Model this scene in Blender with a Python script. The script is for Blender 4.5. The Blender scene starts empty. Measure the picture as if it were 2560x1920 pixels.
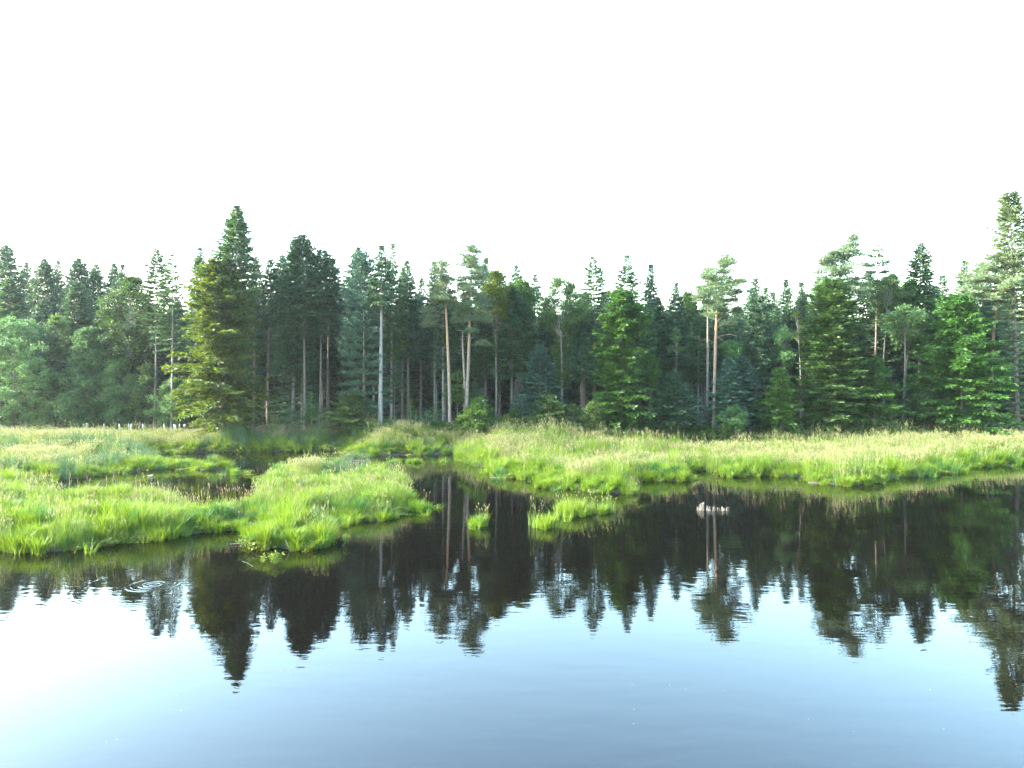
import bpy, math, random
import numpy as np
from mathutils import Vector

# ------------------------------------------------------------------ camera, sky, sun, exposure
IMG_W, IMG_H, FOC, CAM_Z = 2560.0, 1920.0, 1800.0, 7.5
scene = bpy.context.scene
col = scene.collection
cam_data = bpy.data.cameras.new('camera')
cam_data.sensor_width = 36.0
cam_data.lens = 36.0 * FOC / IMG_W
cam_data.clip_start = 0.1
cam_data.clip_end = 6000.0
cam = bpy.data.objects.new('camera', cam_data)
col.objects.link(cam)
cam.location = (0, 0, CAM_Z)
cam.rotation_euler = (math.radians(90), 0, 0)
scene.camera = cam

SUN_ELEV = 24.0
SUN_AZ = -88.0        # degrees from the view direction (+Y), negative = to the left
world = bpy.data.worlds.new('World')
scene.world = world
world.use_nodes = True
wn = world.node_tree.nodes
wl = world.node_tree.links
sky = wn.new('ShaderNodeTexSky')
sky.sky_type = 'NISHITA'
sky.sun_disc = False
sky.sun_elevation = math.radians(SUN_ELEV)
sky.sun_rotation = math.radians(SUN_AZ)
sky.altitude = 300.0
sky.air_density = 1.7
sky.dust_density = 3.4
sky.ozone_density = 0.5
bg = wn['Background']
bg.inputs['Strength'].default_value = 0.15
balance = wn.new('ShaderNodeMix')
balance.data_type = 'RGBA'
balance.blend_type = 'MULTIPLY'
balance.inputs[0].default_value = 1.0
balance.inputs[7].default_value = (.80, .98, 1.12, 1)     # the camera's cool white balance, the same over the whole sky
wl.new(sky.outputs['Color'], balance.inputs[6])
wl.new(balance.outputs[2], bg.inputs['Color'])

sun_data = bpy.data.lights.new('sun', 'SUN')
sun_data.energy = 3.5
sun_data.angle = math.radians(0.53)
sun_data.color = (1.0, 0.93, 0.80)
sun = bpy.data.objects.new('sun', sun_data)
col.objects.link(sun)
_az, _el = math.radians(SUN_AZ), math.radians(SUN_ELEV)
sun_dir = Vector((math.sin(_az) * math.cos(_el), math.cos(_az) * math.cos(_el), math.sin(_el)))
sun.rotation_euler = (-sun_dir).to_track_quat('-Z', 'Y').to_euler()
sun.location = sun_dir * 300

scene.view_settings.view_transform = 'Standard'
scene.view_settings.look = 'None'
scene.view_settings.exposure = 3.85
scene.view_settings.gamma = 1.0
scene.view_settings.use_curve_mapping = False
scene.render.engine = 'CYCLES'
cy = scene.cycles
cy.max_bounces = 6
cy.diffuse_bounces = 3
cy.glossy_bounces = 3
cy.transmission_bounces = 3
cy.transparent_max_bounces = 4
cy.volume_bounces = 0
cy.sample_clamp_indirect = 6.0
cy.use_denoising = True
cy.denoiser = 'OPENIMAGEDENOISE'
cy.denoising_input_passes = 'RGB_ALBEDO_NORMAL'
cy.denoising_prefilter = 'NONE'

HAZE = 0.00007
random.seed(7)
RNG = np.random.default_rng(11)

# ------------------------------------------------------------------ helpers
ZOOM = {1: (0, 480, 640 / 1659), 2: (450, 480, 640 / 1659), 3: (960, 560, 540 / 1659), 4: (1400, 600, 540 / 1659),
        5: (1920, 460, 640 / 1659), 6: (0, 1050, 860 / 2212), 7: (600, 1050, 860 / 2212), 8: (1400, 1050, 1160 / 2212),
        9: (200, 1040, 280 / 2212), 10: (520, 1030, 320 / 2212), 11: (90, 1160, 340 / 2212)}


def px(q, x, y):
    ox, oy, s = ZOOM[q]
    return ox + x * s, oy + y * s


def on_water(q, x, y, z=0.0):
    u, v = px(q, x, y)
    d = FOC * (CAM_Z - z) / (v - IMG_H / 2)
    return ((u - IMG_W / 2) / FOC * d, d)


def at_depth(q, x, y, d):
    u, v = px(q, x, y)
    return ((u - IMG_W / 2) / FOC * d, d, CAM_Z + (IMG_H / 2 - v) / FOC * d)


def smooth(a, b, x):
    t = np.clip((np.asarray(x, float) - a) / (b - a), 0, 1)
    return t * t * (3 - 2 * t)


_perm = np.random.default_rng(3).random((256, 256))


def vnoise(x, y):
    x = np.asarray(x, float); y = np.asarray(y, float)
    xi = np.floor(x).astype(int); yi = np.floor(y).astype(int)
    fx = x - xi; fy = y - yi
    fx = fx * fx * (3 - 2 * fx); fy = fy * fy * (3 - 2 * fy)
    g = lambda i, j: _perm[i & 255, j & 255]
    return (g(xi, yi) * (1 - fx) + g(xi + 1, yi) * fx) * (1 - fy) + (g(xi, yi + 1) * (1 - fx) + g(xi + 1, yi + 1) * fx) * fy


def fbm(x, y, o=3):
    s = 0; a = .5; t = 0
    for i in range(o):
        s = s + a * vnoise(x * 2 ** i + 17 * i, y * 2 ** i + 31 * i); t += a; a *= .5
    return s / t


def new_mesh(name, V, F, mats=(), midx=None, smooth_shade=False):
    """V (n,3); F list of (k,) index arrays grouped: list of 2-D arrays"""
    me = bpy.data.meshes.new(name)
    V = np.asarray(V, np.float32)
    groups = [np.asarray(f, np.int32) for f in F if len(f)]
    loops = np.concatenate([g.ravel() for g in groups])
    sizes = np.concatenate([np.full(len(g), g.shape[1], np.int32) for g in groups])
    starts = np.concatenate([[0], np.cumsum(sizes)[:-1]]).astype(np.int32)
    me.vertices.add(len(V)); me.vertices.foreach_set('co', V.ravel())
    me.loops.add(len(loops)); me.loops.foreach_set('vertex_index', loops)
    me.polygons.add(len(sizes)); me.polygons.foreach_set('loop_start', starts)
    me.polygons.foreach_set('loop_total', sizes)
    for m in mats:
        me.materials.append(m)
    if midx is not None:
        me.polygons.foreach_set('material_index', np.asarray(midx, np.int32))
    if smooth_shade:
        me.polygons.foreach_set('use_smooth', np.ones(len(sizes), bool))
    me.update(calc_edges=True)
    return me


def link(name, me, parent=None, loc=None):
    o = bpy.data.objects.new(name, me)
    col.objects.link(o)
    if parent is not None:
        o.parent = parent
    if loc is not None:
        o.location = loc
    return o


def tag(o, label=None, cat=None, group=None, kind=None):
    if label: o['label'] = label
    if cat: o['category'] = cat
    if group: o['group'] = group
    if kind: o['kind'] = kind
    return o


def norm(v):
    return v / np.maximum(np.linalg.norm(v, axis=-1, keepdims=True), 1e-9)


def cards(c, d, n, L, W):
    """diamond shaped leaf quads: base c, direction d, facing n"""
    d = norm(d); s = norm(np.cross(d, n))
    L = np.broadcast_to(np.asarray(L, float), (len(c),))[:, None]
    W = np.broadcast_to(np.asarray(W, float), (len(c),))[:, None]
    V = np.stack([c, c + d * L * .45 + s * W * .5, c + d * L, c + d * L * .45 - s * W * .5], 1).reshape(-1, 3)
    F = np.arange(len(V)).reshape(-1, 4)
    return V, F


def tube(P, R, sides=8, cap=True):
    P = np.asarray(P, float); R = np.asarray(R, float)
    T = norm(np.gradient(P, axis=0))
    up = np.where(np.abs(T[:, 2:3]) > .9, np.array([[1., 0, 0]]), np.array([[0, 0, 1.]]))
    A = norm(np.cross(T, up)); B = np.cross(T, A)
    for i in range(1, len(P)):
        if np.dot(A[i], A[i - 1]) < 0:
            A[i] *= -1; B[i] *= -1
    th = np.linspace(0, 2 * np.pi, sides, endpoint=False)
    V = P[:, None] + R[:, None, None] * (np.cos(th)[None, :, None] * A[:, None] + np.sin(th)[None, :, None] * B[:, None])
    n = len(P)
    i = np.arange(n - 1)[:, None]; j = np.arange(sides)[None, :]
    a = i * sides + j; b = i * sides + (j + 1) % sides
    F = np.stack([a, b, b + sides, a + sides], -1).reshape(-1, 4)
    return V.reshape(-1, 3), F


class Acc:
    def __init__(s):
        s.v = []; s.f = {3: [], 4: []}; s.m = {3: [], 4: []}; s.n = 0

    def add(s, V, F, m=0):
        F = np.asarray(F)
        if len(F) == 0: return
        s.v.append(V); k = F.shape[1]
        s.f[k].append(F + s.n); s.m[k].append(np.full(len(F), m)); s.n += len(V)

    def mesh(s, name, mats, sm=False):
        V = np.concatenate(s.v)
        F = [np.concatenate(s.f[k]) for k in (3, 4) if s.f[k]]
        M = np.concatenate([np.concatenate(s.m[k]) for k in (3, 4) if s.m[k]])
        return new_mesh(name, V, F, mats, M, sm)


# ------------------------------------------------------------------ materials
def mat(name):
    m = bpy.data.materials.new(name); m.use_nodes = True
    nt = m.node_tree
    for n in list(nt.nodes):
        if n.type != 'OUTPUT_MATERIAL': nt.nodes.remove(n)
    return m, nt.nodes, nt.links, nt.nodes['Material Output']


def leaf_mat(name, c_dark, c_mid, c_light, trans=.35, tcol=None, patch=None, obj_var=.25, rough=.6, spec=.25):
    c_dark, c_mid, c_light = [tuple(x * .9 for x in c_) for c_ in (c_dark, c_mid, c_light)]
    """colour varies leaf by leaf (per island), plant by plant (object random) and by patches of the place"""
    m, N, L, out = mat(name)
    geo = N.new('ShaderNodeNewGeometry')
    oi = N.new('ShaderNodeObjectInfo')
    ramp = N.new('ShaderNodeValToRGB')
    e = ramp.color_ramp.elements
    e[0].color = (*c_dark, 1); e[1].color = (*c_light, 1)
    mid = ramp.color_ramp.elements.new(.5); mid.color = (*c_mid, 1)
    L.new(geo.outputs['Random Per Island'], ramp.inputs['Fac'])
    hs = N.new('ShaderNodeHueSaturation')
    mr = N.new('ShaderNodeMapRange')
    mr.inputs['To Min'].default_value = 1 - obj_var; mr.inputs['To Max'].default_value = 1 + obj_var
    L.new(oi.outputs['Random'], mr.inputs['Value'])
    L.new(mr.outputs['Result'], hs.inputs['Value'])
    mh = N.new('ShaderNodeMapRange')
    mh.inputs['To Min'].default_value = .5 - .014 * obj_var / .25; mh.inputs['To Max'].default_value = .5 + .012 * obj_var / .25
    mul = N.new('ShaderNodeMath'); mul.operation = 'MULTIPLY'; mul.inputs[1].default_value = 7.31
    fr = N.new('ShaderNodeMath'); fr.operation = 'FRACT'
    L.new(oi.outputs['Random'], mul.inputs[0]); L.new(mul.outputs[0], fr.inputs[0])
    L.new(fr.outputs[0], mh.inputs['Value']); L.new(mh.outputs['Result'], hs.inputs['Hue'])
    L.new(ramp.outputs['Color'], hs.inputs['Color'])
    c = hs.outputs['Color']
    if patch:
        (pc, scale, lo, hi) = patch
        nz = N.new('ShaderNodeTexNoise'); nz.inputs['Scale'].default_value = scale; nz.inputs['Detail'].default_value = 3
        L.new(geo.outputs['Position'], nz.inputs['Vector'])
        pr = N.new('ShaderNodeMapRange'); pr.inputs['From Min'].default_value = lo; pr.inputs['From Max'].default_value = hi
        L.new(nz.outputs['Fac'], pr.inputs['Value'])
        mx = N.new('ShaderNodeMix'); mx.data_type = 'RGBA'
        L.new(pr.outputs['Result'], mx.inputs[0]); L.new(c, mx.inputs[6]); mx.inputs[7].default_value = (*pc, 1)
        c = mx.outputs[2]
    p = N.new('ShaderNodeBsdfPrincipled')
    p.inputs['Roughness'].default_value = rough
    p.inputs['Specular IOR Level'].default_value = spec
    L.new(c, p.inputs['Base Color'])
    t = N.new('ShaderNodeBsdfTranslucent')
    if tcol:
        mt = N.new('ShaderNodeMix'); mt.data_type = 'RGBA'; mt.blend_type = 'MULTIPLY'; mt.inputs[0].default_value = 1
        L.new(c, mt.inputs[6]); mt.inputs[7].default_value = (*tcol, 1); L.new(mt.outputs[2], t.inputs['Color'])
    else:
        L.new(c, t.inputs['Color'])
    ms = N.new('ShaderNodeMixShader'); ms.inputs[0].default_value = trans
    L.new(p.outputs[0], ms.inputs[1]); L.new(t.outputs[0], ms.inputs[2])
    L.new(ms.outputs[0], out.inputs['Surface'])
    return m


def bark_mat(name, c1, c2, scale=6.0, upper=None, z0=0, z1=1):
    """ridged bark; upper = the flaky bark colour of the upper trunk, between heights z0 and z1 of the tree"""
    m, N, L, out = mat(name)
    tc = N.new('ShaderNodeTexCoord')
    mp = N.new('ShaderNodeMapping'); mp.inputs['Scale'].default_value = (scale, scale, scale * .22)
    L.new(tc.outputs['Object'], mp.inputs['Vector'])
    nz = N.new('ShaderNodeTexNoise'); nz.inputs['Scale'].default_value = 2.0; nz.inputs['Detail'].default_value = 6
    L.new(mp.outputs['Vector'], nz.inputs['Vector'])
    ramp = N.new('ShaderNodeValToRGB')
    ramp.color_ramp.elements[0].position = .3; ramp.color_ramp.elements[1].position = .72
    ramp.color_ramp.elements[0].color = (*c1, 1); ramp.color_ramp.elements[1].color = (*c2, 1)
    L.new(nz.outputs['Fac'], ramp.inputs['Fac'])
    c = ramp.outputs['Color']
    if upper:
        sx = N.new('ShaderNodeSeparateXYZ'); L.new(tc.outputs['Object'], sx.inputs[0])
        mr = N.new('ShaderNodeMapRange'); mr.inputs['From Min'].default_value = z0; mr.inputs['From Max'].default_value = z1
        L.new(sx.outputs['Z'], mr.inputs['Value'])
        mx = N.new('ShaderNodeMix'); mx.data_type = 'RGBA'; mx.inputs[7].default_value = (*upper, 1)
        L.new(mr.outputs['Result'], mx.inputs[0]); L.new(c, mx.inputs[6]); c = mx.outputs[2]
    p = N.new('ShaderNodeBsdfPrincipled'); p.inputs['Roughness'].default_value = .9
    p.inputs['Specular IOR Level'].default_value = .2
    L.new(c, p.inputs['Base Color'])
    bp = N.new('ShaderNodeBump'); bp.inputs['Strength'].default_value = .6; bp.inputs['Distance'].default_value = .03
    L.new(nz.outputs['Fac'], bp.inputs['Height']); L.new(bp.outputs[0], p.inputs['Normal'])
    L.new(p.outputs[0], out.inputs['Surface'])
    return m


def plain_mat(name, c, rough=.6, var=.15, scale=20):
    m, N, L, out = mat(name)
    tc = N.new('ShaderNodeTexCoord')
    nz = N.new('ShaderNodeTexNoise'); nz.inputs['Scale'].default_value = scale
    L.new(tc.outputs['Object'], nz.inputs['Vector'])
    mx = N.new('ShaderNodeMix'); mx.data_type = 'RGBA'
    mx.inputs[6].default_value = (*[x * (1 - var) for x in c], 1); mx.inputs[7].default_value = (*[min(1, x * (1 + var)) for x in c], 1)
    L.new(nz.outputs['Fac'], mx.inputs[0])
    p = N.new('ShaderNodeBsdfPrincipled'); p.inputs['Roughness'].default_value = rough
    L.new(mx.outputs[2], p.inputs['Base Color']); L.new(p.outputs[0], out.inputs['Surface'])
    return m


M = {}
M['spruce'] = leaf_mat('spruce needles', (0.0128, 0.0362, 0.0213), (0.0234, 0.0596, 0.0298), (0.0478, 0.1010, 0.0362), .22, (1.3, 1.2, .6))
M['fir'] = leaf_mat('fir needles', (0.0149, 0.0426, 0.0234), (0.0277, 0.0702, 0.0319), (0.0638, 0.1170, 0.0383), .22, (1.3, 1.2, .6))
M['teal'] = leaf_mat('blue green spruce needles', (0.0138, 0.0383, 0.0291), (0.0229, 0.0612, 0.0428), (0.0383, 0.0880, 0.0574), .2)
M['pine'] = leaf_mat('pine needles', (0.0462, 0.0857, 0.0474), (0.0790, 0.1291, 0.0685), (0.1318, 0.1713, 0.0817), .25, (1.3, 1.15, .7))
M['whitepine'] = leaf_mat('soft blue green pine needles', (0.0184, 0.0459, 0.0337), (0.0306, 0.0688, 0.0474), (0.0505, 0.0918, 0.0574), .25)
M['beech'] = leaf_mat('beech leaves', (0.0172, 0.0544, 0.0109), (0.0304, 0.0855, 0.0140), (0.0595, 0.1244, 0.0187), .42, (1.5, 1.3, .5))
M['yellowbeech'] = leaf_mat('yellow green leaves', (0.0308, 0.0581, 0.0082), (0.0581, 0.0923, 0.0109), (0.1026, 0.1231, 0.0137), .42, (1.5, 1.3, .4))
M['feathery'] = leaf_mat('feathery leaves', (0.0203, 0.0503, 0.0098), (0.0419, 0.0782, 0.0111), (0.0811, 0.1117, 0.0126), .42, (1.5, 1.3, .4))
M['darkleaf'] = leaf_mat('dark green leaves', (0.0158, 0.0440, 0.0123), (0.0264, 0.0686, 0.0176), (0.0484, 0.0968, 0.0229), .38, (1.4, 1.25, .5))
M['midleaf'] = leaf_mat('deep green beech leaves', (0.0138, 0.0481, 0.0093), (0.0239, 0.0738, 0.0119), (0.0469, 0.1049, 0.0158), .42, (1.5, 1.3, .5))
M['ash'] = leaf_mat('pale ash leaves', (0.0288, 0.0684, 0.0202), (0.0504, 0.0972, 0.0288), (0.0792, 0.1260, 0.0396), .42, (1.4, 1.25, .6))
M['alder'] = leaf_mat('grey green leaves', (0.0416, 0.1010, 0.0331), (0.0653, 0.1425, 0.0442), (0.1010, 0.1781, 0.0552), .38)
M['youngfir'] = leaf_mat('light young fir needles', (0.0166, 0.0550, 0.0119), (0.0305, 0.0785, 0.0152), (0.0554, 0.1060, 0.0203), .3, (1.4, 1.2, .5))
M['fern'] = leaf_mat('bracken fronds', (0.0194, 0.0685, 0.0146), (0.0322, 0.0967, 0.0194), (0.0524, 0.1249, 0.0242), .4, (1.4, 1.25, .5))
M['sedge'] = leaf_mat('sedge blades', (0.0430, 0.1070, 0.0090), (0.0770, 0.1460, 0.0090), (0.1250, 0.1720, 0.0100), .45, (1.35, 1.2, .5),
                      patch=((.0280, .0850, .0220), .55, .50, .62), obj_var=.18)
M['lime'] = leaf_mat('young sedge blades', (.044, .108, .007), (.076, .142, .008), (.112, .166, .010), .45, (1.35, 1.2, .5), obj_var=.15)
M['greengrass'] = leaf_mat('grass blades', (0.0399, 0.0944, 0.0177), (0.0678, 0.1234, 0.0213), (0.1038, 0.1451, 0.0265), .42, (1.3, 1.2, .6), obj_var=.2)
M['strawgrass'] = leaf_mat('dry grass stems', (0.0826, 0.1310, 0.0251), (0.1209, 0.1600, 0.0322), (0.1654, 0.1892, 0.0466), .4, (1.2, 1.15, .7), obj_var=.15)
M['seed'] = leaf_mat('grass seed heads', (0.1524, 0.1508, 0.0677), (0.2058, 0.2062, 0.0917), (0.2668, 0.2657, 0.1315), .4, obj_var=.15)
M['pinkseed'] = leaf_mat('pinkish seed heads', (0.1364, 0.0930, 0.0651), (0.1860, 0.1364, 0.0930), (0.2294, 0.1860, 0.1240), .35, obj_var=.2)
M['rush'] = leaf_mat('rush stems', (0.0234, 0.0666, 0.0260), (0.0396, 0.0918, 0.0344), (0.0648, 0.1152, 0.0428), .3, obj_var=.2)
M['mat'] = leaf_mat('low marsh leaves', (0.0474, 0.0921, 0.0089), (0.0837, 0.1256, 0.0112), (0.1228, 0.1507, 0.0167), .4, (1.2, 1.1, .5))
M['bark'] = bark_mat('grey bark', (0.0520, 0.0471, 0.0400), (0.1559, 0.1411, 0.1200))
M['palebark'] = bark_mat('pale bark', (0.0867, 0.0842, 0.0765), (0.2244, 0.2193, 0.1989))
M['brownbark'] = bark_mat('brown bark', (0.0525, 0.0413, 0.0315), (0.1500, 0.1237, 0.0975))
M['deadwood'] = bark_mat('dead wood', (0.0980, 0.0875, 0.0735), (0.2240, 0.2030, 0.1750))
M['twig'] = bark_mat('brown twigs', (0.0900, 0.0525, 0.0360), (0.2550, 0.1575, 0.1125))

# ------------------------------------------------------------------ shoreline and terrain
ring = [(-400, 26), (-70, 30)]
for q, pts in (
    (6, [(-60, 845), (0, 842), (150, 852), (320, 852), (480, 842), (600, 827), (700, 802), (780, 772), (930, 782), (1080, 767),
         (1230, 747), (1270, 722), (1400, 727), (1500, 712), (1590, 705), (1600, 760), (1585, 815), (1620, 832), (1800, 827),
         (1860, 842), (2000, 832), (2110, 822), (2112, 770), (2090, 720), (2040, 690)]),
    (7, [(530, 660), (545, 690), (600, 692), (760, 662), (840, 657), (920, 642), (980, 612), (1080, 612), (1110, 590), (1100, 545), (1085, 500),
         (1065, 470), (1075, 430), (1060, 405), (1005, 375), (990, 352), (900, 345), (800, 342), (650, 340), (560, 338), (430, 335),
         (300, 335), (190, 345), (150, 380), (110, 440), (100, 480)]),
    (6, [(1640, 565), (1500, 610), (1400, 622), (1290, 628), (1235, 600), (1190, 550), (1100, 505), (900, 492), (600, 490), (400, 495), (250, 490),
         (190, 455), (185, 410), (200, 388), (400, 388), (560, 370), (750, 348), (870, 328), (1080, 314), (1300, 322), (1420, 318),
         (1485, 312), (1470, 299), (1400, 297), (1200, 296), (1080, 292), (1000, 270), (985, 240), (1020, 216), (1100, 217),
         (1300, 212), (1490, 207), (1560, 204), (1870, 204), (1930, 200), (2100, 198), (2210, 198)]),
    (7, [(655, 205), (700, 225), (810, 238), (1000, 228), (1200, 228), (1390, 218), (1395, 245), (1420, 268), (1500, 295), (1615, 305), (1600, 340),
         (1590, 378), (1780, 373), (1810, 385), (1930, 390), (1940, 445), (2150, 450)]),
    (8, [(113, 336), (150, 347), (350, 352), (345, 310), (335, 293), (450, 293), (600, 292), (612, 245), (700, 243), (770, 272), (830, 277),
         (900, 267), (1000, 264), (1170, 277), (1190, 302), (1350, 312), (1470, 312), (1560, 287), (1620, 277), (1800, 264), (1900, 252),
         (2000, 227), (2212, 217), (2500, 212)]),
):
    ring += [on_water(q, x, y) for x, y in pts]
ring += [(120, 72), (900, 60), (900, 4000), (-900, 4000), (-900, 26)]
RINGS = [np.array(ring)]
ISLETS = []       # cx, cy, rx, ry


def islet(q, x, y, rx, ry):
    cx, cyy = on_water(q, x, y)
    ISLETS.append((cx, cyy + ry, rx, ry)); return cx, cyy + ry


islet(7, 715, 283, 1.9, 1.6)
islet(7, 990, 282, .9, .8)
islet(7, 1115, 280, 1.1, .8)
islet(7, 850, 325, 1.5, 1.2)
islet(7, 560, 300, 2.0, 1.4)
islet(6, 1555, 352, .55, .4)
islet(7, 1135, 600, .75, .9)
islet(7, 1560, 688, .26, .24)
islet(7, 1935, 705, .72, .55)
islet(8, 70, 470, 1.15, 1.1)
islet(8, 193, 452, .36, .35)


POOLS = []
for q_, x_, y_, rx_, ry_ in ((8, 205, 200, 2.4, 1.3), (8, 760, 162, 4.2, 1.1), (6, 740, 600, 2.3, 1.0), (6, 1040, 596, 2.2, .9), (7, 230, 520, 1.6, .7), (7, 620, 470, 1.5, .6), (7, 900, 430, 1.3, .6), (6, 330, 640, 1.2, .5), (7, 515, 668, .7, .6), (8, 470, 205, 1.2, .8), (7, 1780, 300, 1.6, .9)):
    c_ = on_water(q_, x_, y_); POOLS.append((c_[0], c_[1], rx_, ry_))


def shore_dist(X, Y):
    """signed distance to the waterline, positive on land"""
    P = np.stack([X.ravel(), Y.ravel()], 1)
    R = RINGS[0]
    A = R; B = np.roll(R, -1, 0)
    best = np.full(len(P), 1e9); inside = np.zeros(len(P), bool)
    for a, b in zip(A, B):
        ab = b - a; l2 = max(ab @ ab, 1e-9)
        t = np.clip(((P - a) @ ab) / l2, 0, 1)
        dd = P - (a + t[:, None] * ab)
        best = np.minimum(best, (dd ** 2).sum(1))
        cond = (a[1] > P[:, 1]) != (b[1] > P[:, 1])
        if abs(b[1] - a[1]) > 1e-12:
            xi = (b[0] - a[0]) * (P[:, 1] - a[1]) / (b[1] - a[1]) + a[0]
            inside ^= cond & (P[:, 0] < xi)
    sd = np.where(inside, 1, -1) * np.sqrt(best)
    for cx, cyy, rx, ry in ISLETS:
        k = np.sqrt(((P[:, 0] - cx) / (rx * .8)) ** 2 + ((P[:, 1] - cyy) / (ry * .8)) ** 2)
        sd = np.maximum(sd, (1 - k) * min(rx, ry) * .5)
    sd = sd.reshape(X.shape)
    for cx, cyy, rx, ry in POOLS:
        k = np.sqrt(((X - cx) / rx) ** 2 + ((Y - cyy) / ry) ** 2)
        sd = np.minimum(sd, (k - 1) * ry)
    near = (Y < 79) & (np.abs(X) < 130)
    sd = sd + near * (1.15 * (fbm(X * .62 + 40, Y * .62, 3) - .5) + .75 * (fbm(X * 1.7 + 9, Y * 1.7, 2) - .5) - .10)
    return sd


def ground_z(X, Y, sd=None):
    X = np.asarray(X, float); Y = np.asarray(Y, float)
    if sd is None: sd = shore_dist(X, Y)
    kx = np.interp(X, [-60, -28, -14, 14, 26, 60], [1.2, 1.2, 2.1, 2.1, 1.35, 1.2])
    rise = smooth(66, 86, Y) * kx + smooth(86, 170, Y) * np.interp(X, [-60, -20, 40], [8, 6.5, 6]) + smooth(170, 1200, Y) * 14
    land = .04 + .26 * smooth(0, 1.3, sd) + rise * smooth(0, 6, sd) + .12 * (fbm(X * .35, Y * .35) - .5) * smooth(.5, 3, sd)
    water = -.9 * smooth(0, 2.5, -sd) - .05
    return np.where(sd > 0, land, np.minimum(water, .04 + .9 * sd))


def axis(knots):
    out = [np.arange(a, b, s) for a, b, s in knots]
    return np.concatenate(out + [[knots[-1][1]]])


gx = axis([(-3000, -600, 200), (-600, -150, 30), (-150, -70, 3), (-70, 70, .55), (70, 150, 3), (150, 600, 30), (600, 3000, 200)])
gy = axis([(-60, 20, 8), (20, 28, 2), (28, 50, .4), (50, 90, .55), (90, 140, 2.5), (140, 400, 15), (400, 4000, 200)])
GX, GY = np.meshgrid(gx, gy)
GSD = shore_dist(GX, GY)
GZ = ground_z(GX, GY, GSD)
ny, nx = GX.shape
i = np.arange(ny - 1)[:, None]; j = np.arange(nx - 1)[None]
a = i * nx + j
gF = np.stack([a, a + 1, a + 1 + nx, a + nx], -1).reshape(-1, 4)

m, N, L, out = mat('marsh soil and forest floor')
geo = N.new('ShaderNodeNewGeometry')
nz = N.new('ShaderNodeTexNoise'); nz.inputs['Scale'].default_value = .6; nz.inputs['Detail'].default_value = 8
L.new(geo.outputs['Position'], nz.inputs['Vector'])
r = N.new('ShaderNodeValToRGB')
r.color_ramp.elements[0].position = .35; r.color_ramp.elements[1].position = .7
r.color_ramp.elements[0].color = (.010, .008, .005, 1); r.color_ramp.elements[1].color = (.022, .022, .010, 1)
L.new(nz.outputs['Fac'], r.inputs['Fac'])
sx = N.new('ShaderNodeSeparateXYZ'); L.new(geo.outputs['Position'], sx.inputs[0])
mr = N.new('ShaderNodeMapRange'); mr.inputs['From Min'].default_value = 82; mr.inputs['From Max'].default_value = 87
L.new(sx.outputs['Y'], mr.inputs['Value'])
mx = N.new('ShaderNodeMix'); mx.data_type = 'RGBA'; mx.inputs[7].default_value = (.022, .014, .009, 1)
L.new(mr.outputs['Result'], mx.inputs[0]); L.new(r.outputs['Color'], mx.inputs[6])
p = N.new('ShaderNodeBsdfPrincipled'); p.inputs['Roughness'].default_value = .95
L.new(mx.outputs[2], p.inputs['Base Color'])
bp = N.new('ShaderNodeBump'); bp.inputs['Distance'].default_value = .15
L.new(nz.outputs['Fac'], bp.inputs['Height']); L.new(bp.outputs[0], p.inputs['Normal'])
L.new(p.outputs[0], out.inputs['Surface'])
M['soil'] = m
ground = link('ground', new_mesh('ground', np.stack([GX, GY, GZ], -1).reshape(-1, 3), [gF], [M['soil']], None, True))
tag(ground, 'dark marsh soil rising to the brown forest floor', kind='structure')

# ------------------------------------------------------------------ water
RIP = on_water(6, 985, 1058)
m, N, L, out = mat('lake water')
geo = N.new('ShaderNodeNewGeometry')


def wave(scale_xyz, detail, rot=0.0):
    mp = N.new('ShaderNodeMapping'); mp.inputs['Scale'].default_value = scale_xyz; mp.inputs['Rotation'].default_value = (0, 0, rot)
    L.new(geo.outputs['Position'], mp.inputs['Vector'])
    nz = N.new('ShaderNodeTexNoise'); nz.inputs['Scale'].default_value = 1.0; nz.inputs['Detail'].default_value = detail
    L.new(mp.outputs['Vector'], nz.inputs['Vector'])
    return nz.outputs['Fac']


def math_(op, a, b=None):
    n = N.new('ShaderNodeMath'); n.operation = op
    for k, v in ((0, a), (1, b)):
        if v is None: continue
        if isinstance(v, (int, float)): n.inputs[k].default_value = v
        else: L.new(v, n.inputs[k])
    return n.outputs[0]


h1 = wave((.55, 1.5, 1), 2, .12)
h2 = wave((1.5, 4.2, 1), 2, -.1)
h3 = wave((5, 9, 1), 1, .3)
calm = wave((.05, .10, 1), 2)
calmr = N.new('ShaderNodeMapRange'); calmr.inputs['From Min'].default_value = .35; calmr.inputs['From Max'].default_value = .65
calmr.inputs['To Min'].default_value = .35; calmr.inputs['To Max'].default_value = 1.25
L.new(calm, calmr.inputs['Value'])
sx = N.new('ShaderNodeSeparateXYZ'); L.new(geo.outputs['Position'], sx.inputs[0])
hs_ = math_('ADD', math_('MULTIPLY', h1, .0050), math_('ADD', math_('MULTIPLY', h2, .0016), math_('MULTIPLY', h3, .0003)))
hs_ = math_('MULTIPLY', hs_, calmr.outputs['Result'])
# the rings left by a fish
dx = math_('SUBTRACT', sx.outputs['X'], RIP[0]); dy = math_('SUBTRACT', sx.outputs['Y'], RIP[1])
rr = math_('SQRT', math_('ADD', math_('MULTIPLY', dx, dx), math_('MULTIPLY', dy, dy)))
sn = math_('SINE', math_('MULTIPLY', rr, 30.0))


def band(c, w, amp):
    k = math_('DIVIDE', math_('SUBTRACT', rr, c), w)
    return math_('MULTIPLY', math_('POWER', 2.718, math_('MULTIPLY', math_('MULTIPLY', k, k), -1.0)), amp)


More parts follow.
